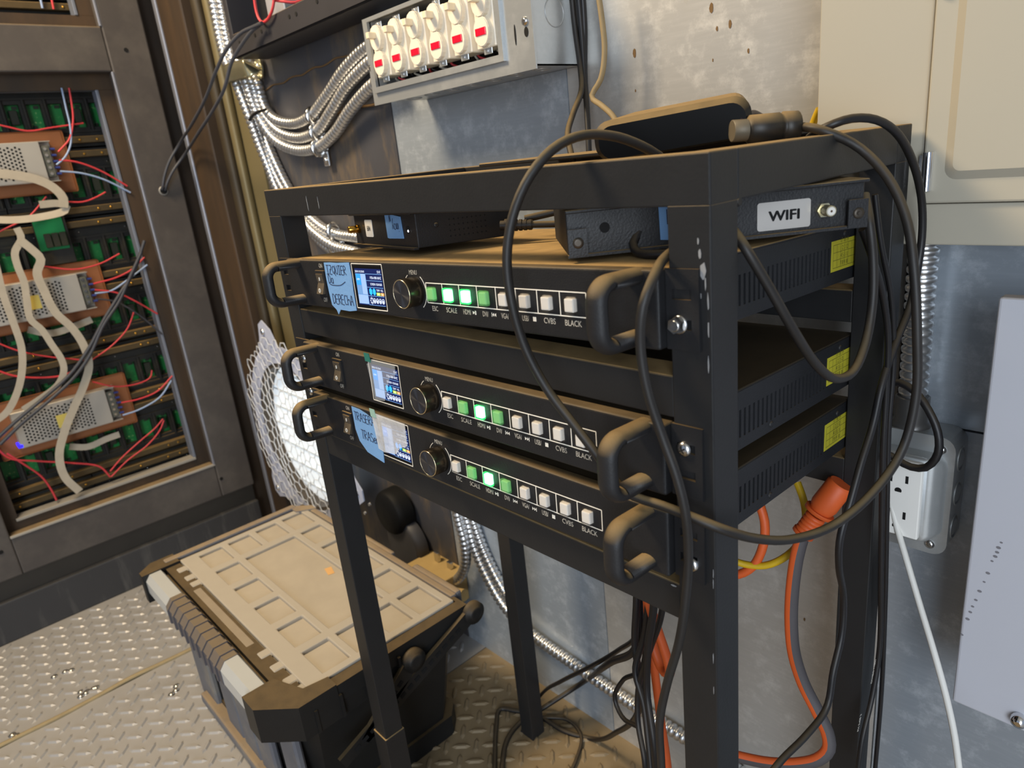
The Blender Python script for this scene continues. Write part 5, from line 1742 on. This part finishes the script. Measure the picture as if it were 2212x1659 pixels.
wire([(206, 645), (250, 652), (300, 680), (350, 722)], GREYW, 'dark grey wire of the middle power supply')
wire([(262, 870), (300, 862), (340, 845), (372, 812)], REDW, 'red wire of the bottom power supply')
wire([(265, 897), (300, 885), (345, 858), (370, 822)], BLUEW, 'pale blue wire of the bottom power supply')
wire([(312, 520), (290, 585), (262, 630), (225, 690), (190, 755), (150, 810), (100, 855), (40, 905), (-10, 950)], GREYW, 'left of two thick dark wires slanting across the modules', .0035, -1.010)
wire([(305, 545), (278, 605), (258, 650), (222, 705), (195, 765), (160, 815), (110, 862), (50, 912), (0, 960)], GREYW, 'right of two thick dark wires slanting across the modules', .0035, -1.008)
for k, (pts, lab) in enumerate((
    ([(-10, 268), (20, 275), (60, 283), (110, 276), (180, 266)], 'red lead crossing the dark module above top power supply'),
    ([(-20, 735), (40, 758), (100, 770), (180, 778)], 'red lead pair left of the bottom power supply, upper'),
    ([(195, 780), (240, 748), (275, 710), (290, 672)], 'red lead bundle rising to a connector in the middle'),
    ([(-20, 795), (30, 812), (80, 816), (140, 810), (165, 795)], 'bright red lead above the bottom power supply'),
    ([(-10, 965), (20, 990), (80, 996), (150, 1000), (215, 1008), (238, 1030)], 'bright red lead below the bottom power supply'),
    ([(238, 1018), (262, 990), (300, 955), (335, 925), (352, 905)], 'thin red lead rising to the right below bottom power supply'),
    ([(240, 1030), (275, 995), (318, 962), (345, 930), (354, 908)], 'second thin red lead rising to right below bottom power supply'),
    ([(15, 980), (50, 1002), (90, 1030), (112, 1060), (122, 1080)], 'dark red lead falling to the bottom of the opening'),
    ([(140, 436), (180, 436), (210, 425), (228, 415)], 'short red lead beside the white ribbon fold'),
    ([(90, 575), (160, 582), (215, 570), (258, 548)], 'red lead bundle above the middle power supply'),
    ([(200, 825), (250, 835), (300, 828), (325, 815), (328, 800)], 'red lead loop right of the bottom power supply'),
    ([(-20, 510), (20, 490), (60, 470), (100, 425)], 'red lead at the left edge beside the receiver card'))):
    wire(pts, REDW, lab, .0022 if k in (3, 4, 7) else .0017, -1.040)
wire([(108, -20), (112, 0), (116, 20)], REDW, 'red wire stub in the upper opening', .0022, -1.06)
wire([(84, -20), (88, 0), (92, 18)], BLUEW, 'pale blue wire stub in the upper opening', .0022, -1.06)

# ================================================================== UPPER LED CABINET ON THE BACK WALL
uc = thing('led_cabinet', 'black LED cabinet with red wire loop above the conduits', 'LED cabinet', (-.35, .29, 1.067))
BK = mat('cabinet_black_steel', '#333236', .5, .1, .15, 20, dust=.5)
MB().box(-.585, .10, .262, .266, 1.066, 1.102, .001, 1).box(-.585, .10, .262, .325, 1.066, 1.069, .001, 1).build('bottom_channel', BK, uc)
MB().box(-.598, -.583, .262, .325, 1.066, 1.60, .001, 1).build('side_channel', BK, uc)
MB().box(-.583, .10, .320, .328, 1.069, 1.60).build('back_panel', mat('module_black_back', '#131315', .6), uc)
MB().box(-.50, -.44, .290, .318, 1.090, 1.30, .002, 1).build('power_supply_corner', mat('pale_alloy', '#b4b4bb', .35, .4), uc)
MB().box(-.40, -.18, .308, .312, 1.078, 1.30).build('circuit_board', PCB, uc)
b = MB()
for i in range(9):
    x = -.395 + i * .024
    b.box(x, x + .012, .296, .308, 1.085 + (i % 3) * .012, 1.105 + (i % 3) * .012, .001, 1)
b.build('board_part', mat('board_part_teal', '#2b6a5c', .4), uc)
hb = MB()
for u, v in ((685, 3), (640, 30), (625, 36), (565, 68), (551, 76), (518, 92)):
    c = PY(u, v, .262)
    hb.cyl((c.x, .2625, c.z), (c.x, .2612, c.z), .003, n=10)
hb.build('rail_hole', INNER, uc)
MB().tube(smooth_path([PY(548, -30, .258), PY(551, 10, .256), PY(558, 38, .255), PY(566, 48, .255), PY(578, 42, .256), PY(588, 22, .257), PY(592, 0, .26), PY(596, -30, .262)], .006), .0022, 6).build('red_wire', REDW, uc)
MB().tube(smooth_path([PY(590, 0, .262), PY(612, 3, .270), PY(640, 5, .285), PY(660, -5, .30)], .006), .0022, 6).build('red_wire', REDW, uc)

def pair(p, lab):
    o = MB().tube(smooth_path(p, .008), .0030, 8).build('wire', GREYW)
    recenter(o)
    tag(o, lab, 'wire')
gp = Vector((-.998, g.y, g.z))
pair([PY(566, 50, .250), PY(548, 58, .248), PY(520, 72, .240), PY(490, 105, .225), PY(468, 150, .215), PY(445, 210, .210), PY(418, 262, .215), PX(388, 310, -.965), PX(365, 350, -.983), PX(354, 385, -.989), gp + Vector((.004, -.003, .004)), gp + Vector((-.006, -.003, .002))], 'upper of two dark wires from the black cabinet to the frame hole')
pair([PY(560, 54, .252), PY(545, 66, .248), PY(525, 92, .240), PY(500, 135, .228), PY(485, 190, .218), PY(462, 235, .215), PY(430, 285, .218), PX(398, 335, -.965), PX(372, 372, -.982), PX(360, 398, -.989), gp + Vector((.004, .003, .002)), gp + Vector((-.006, .003, 0))], 'lower of two dark wires from the black cabinet to the frame hole')

# tiny repeated marks that nobody could pick apart one by one
for o in COL.objects:
    if o.name.split('.')[0] in ('paint_chip', 'rust_pit', 'weld_spatter', 'vent_holes', 'paint_dent', 'strut_hole', 'chicken_wire', 'box_wires', 'board_part', 'board_chip', 'rail_screw', 'module_screw', 'rail_hole'):
        o['kind'] = 'stuff'
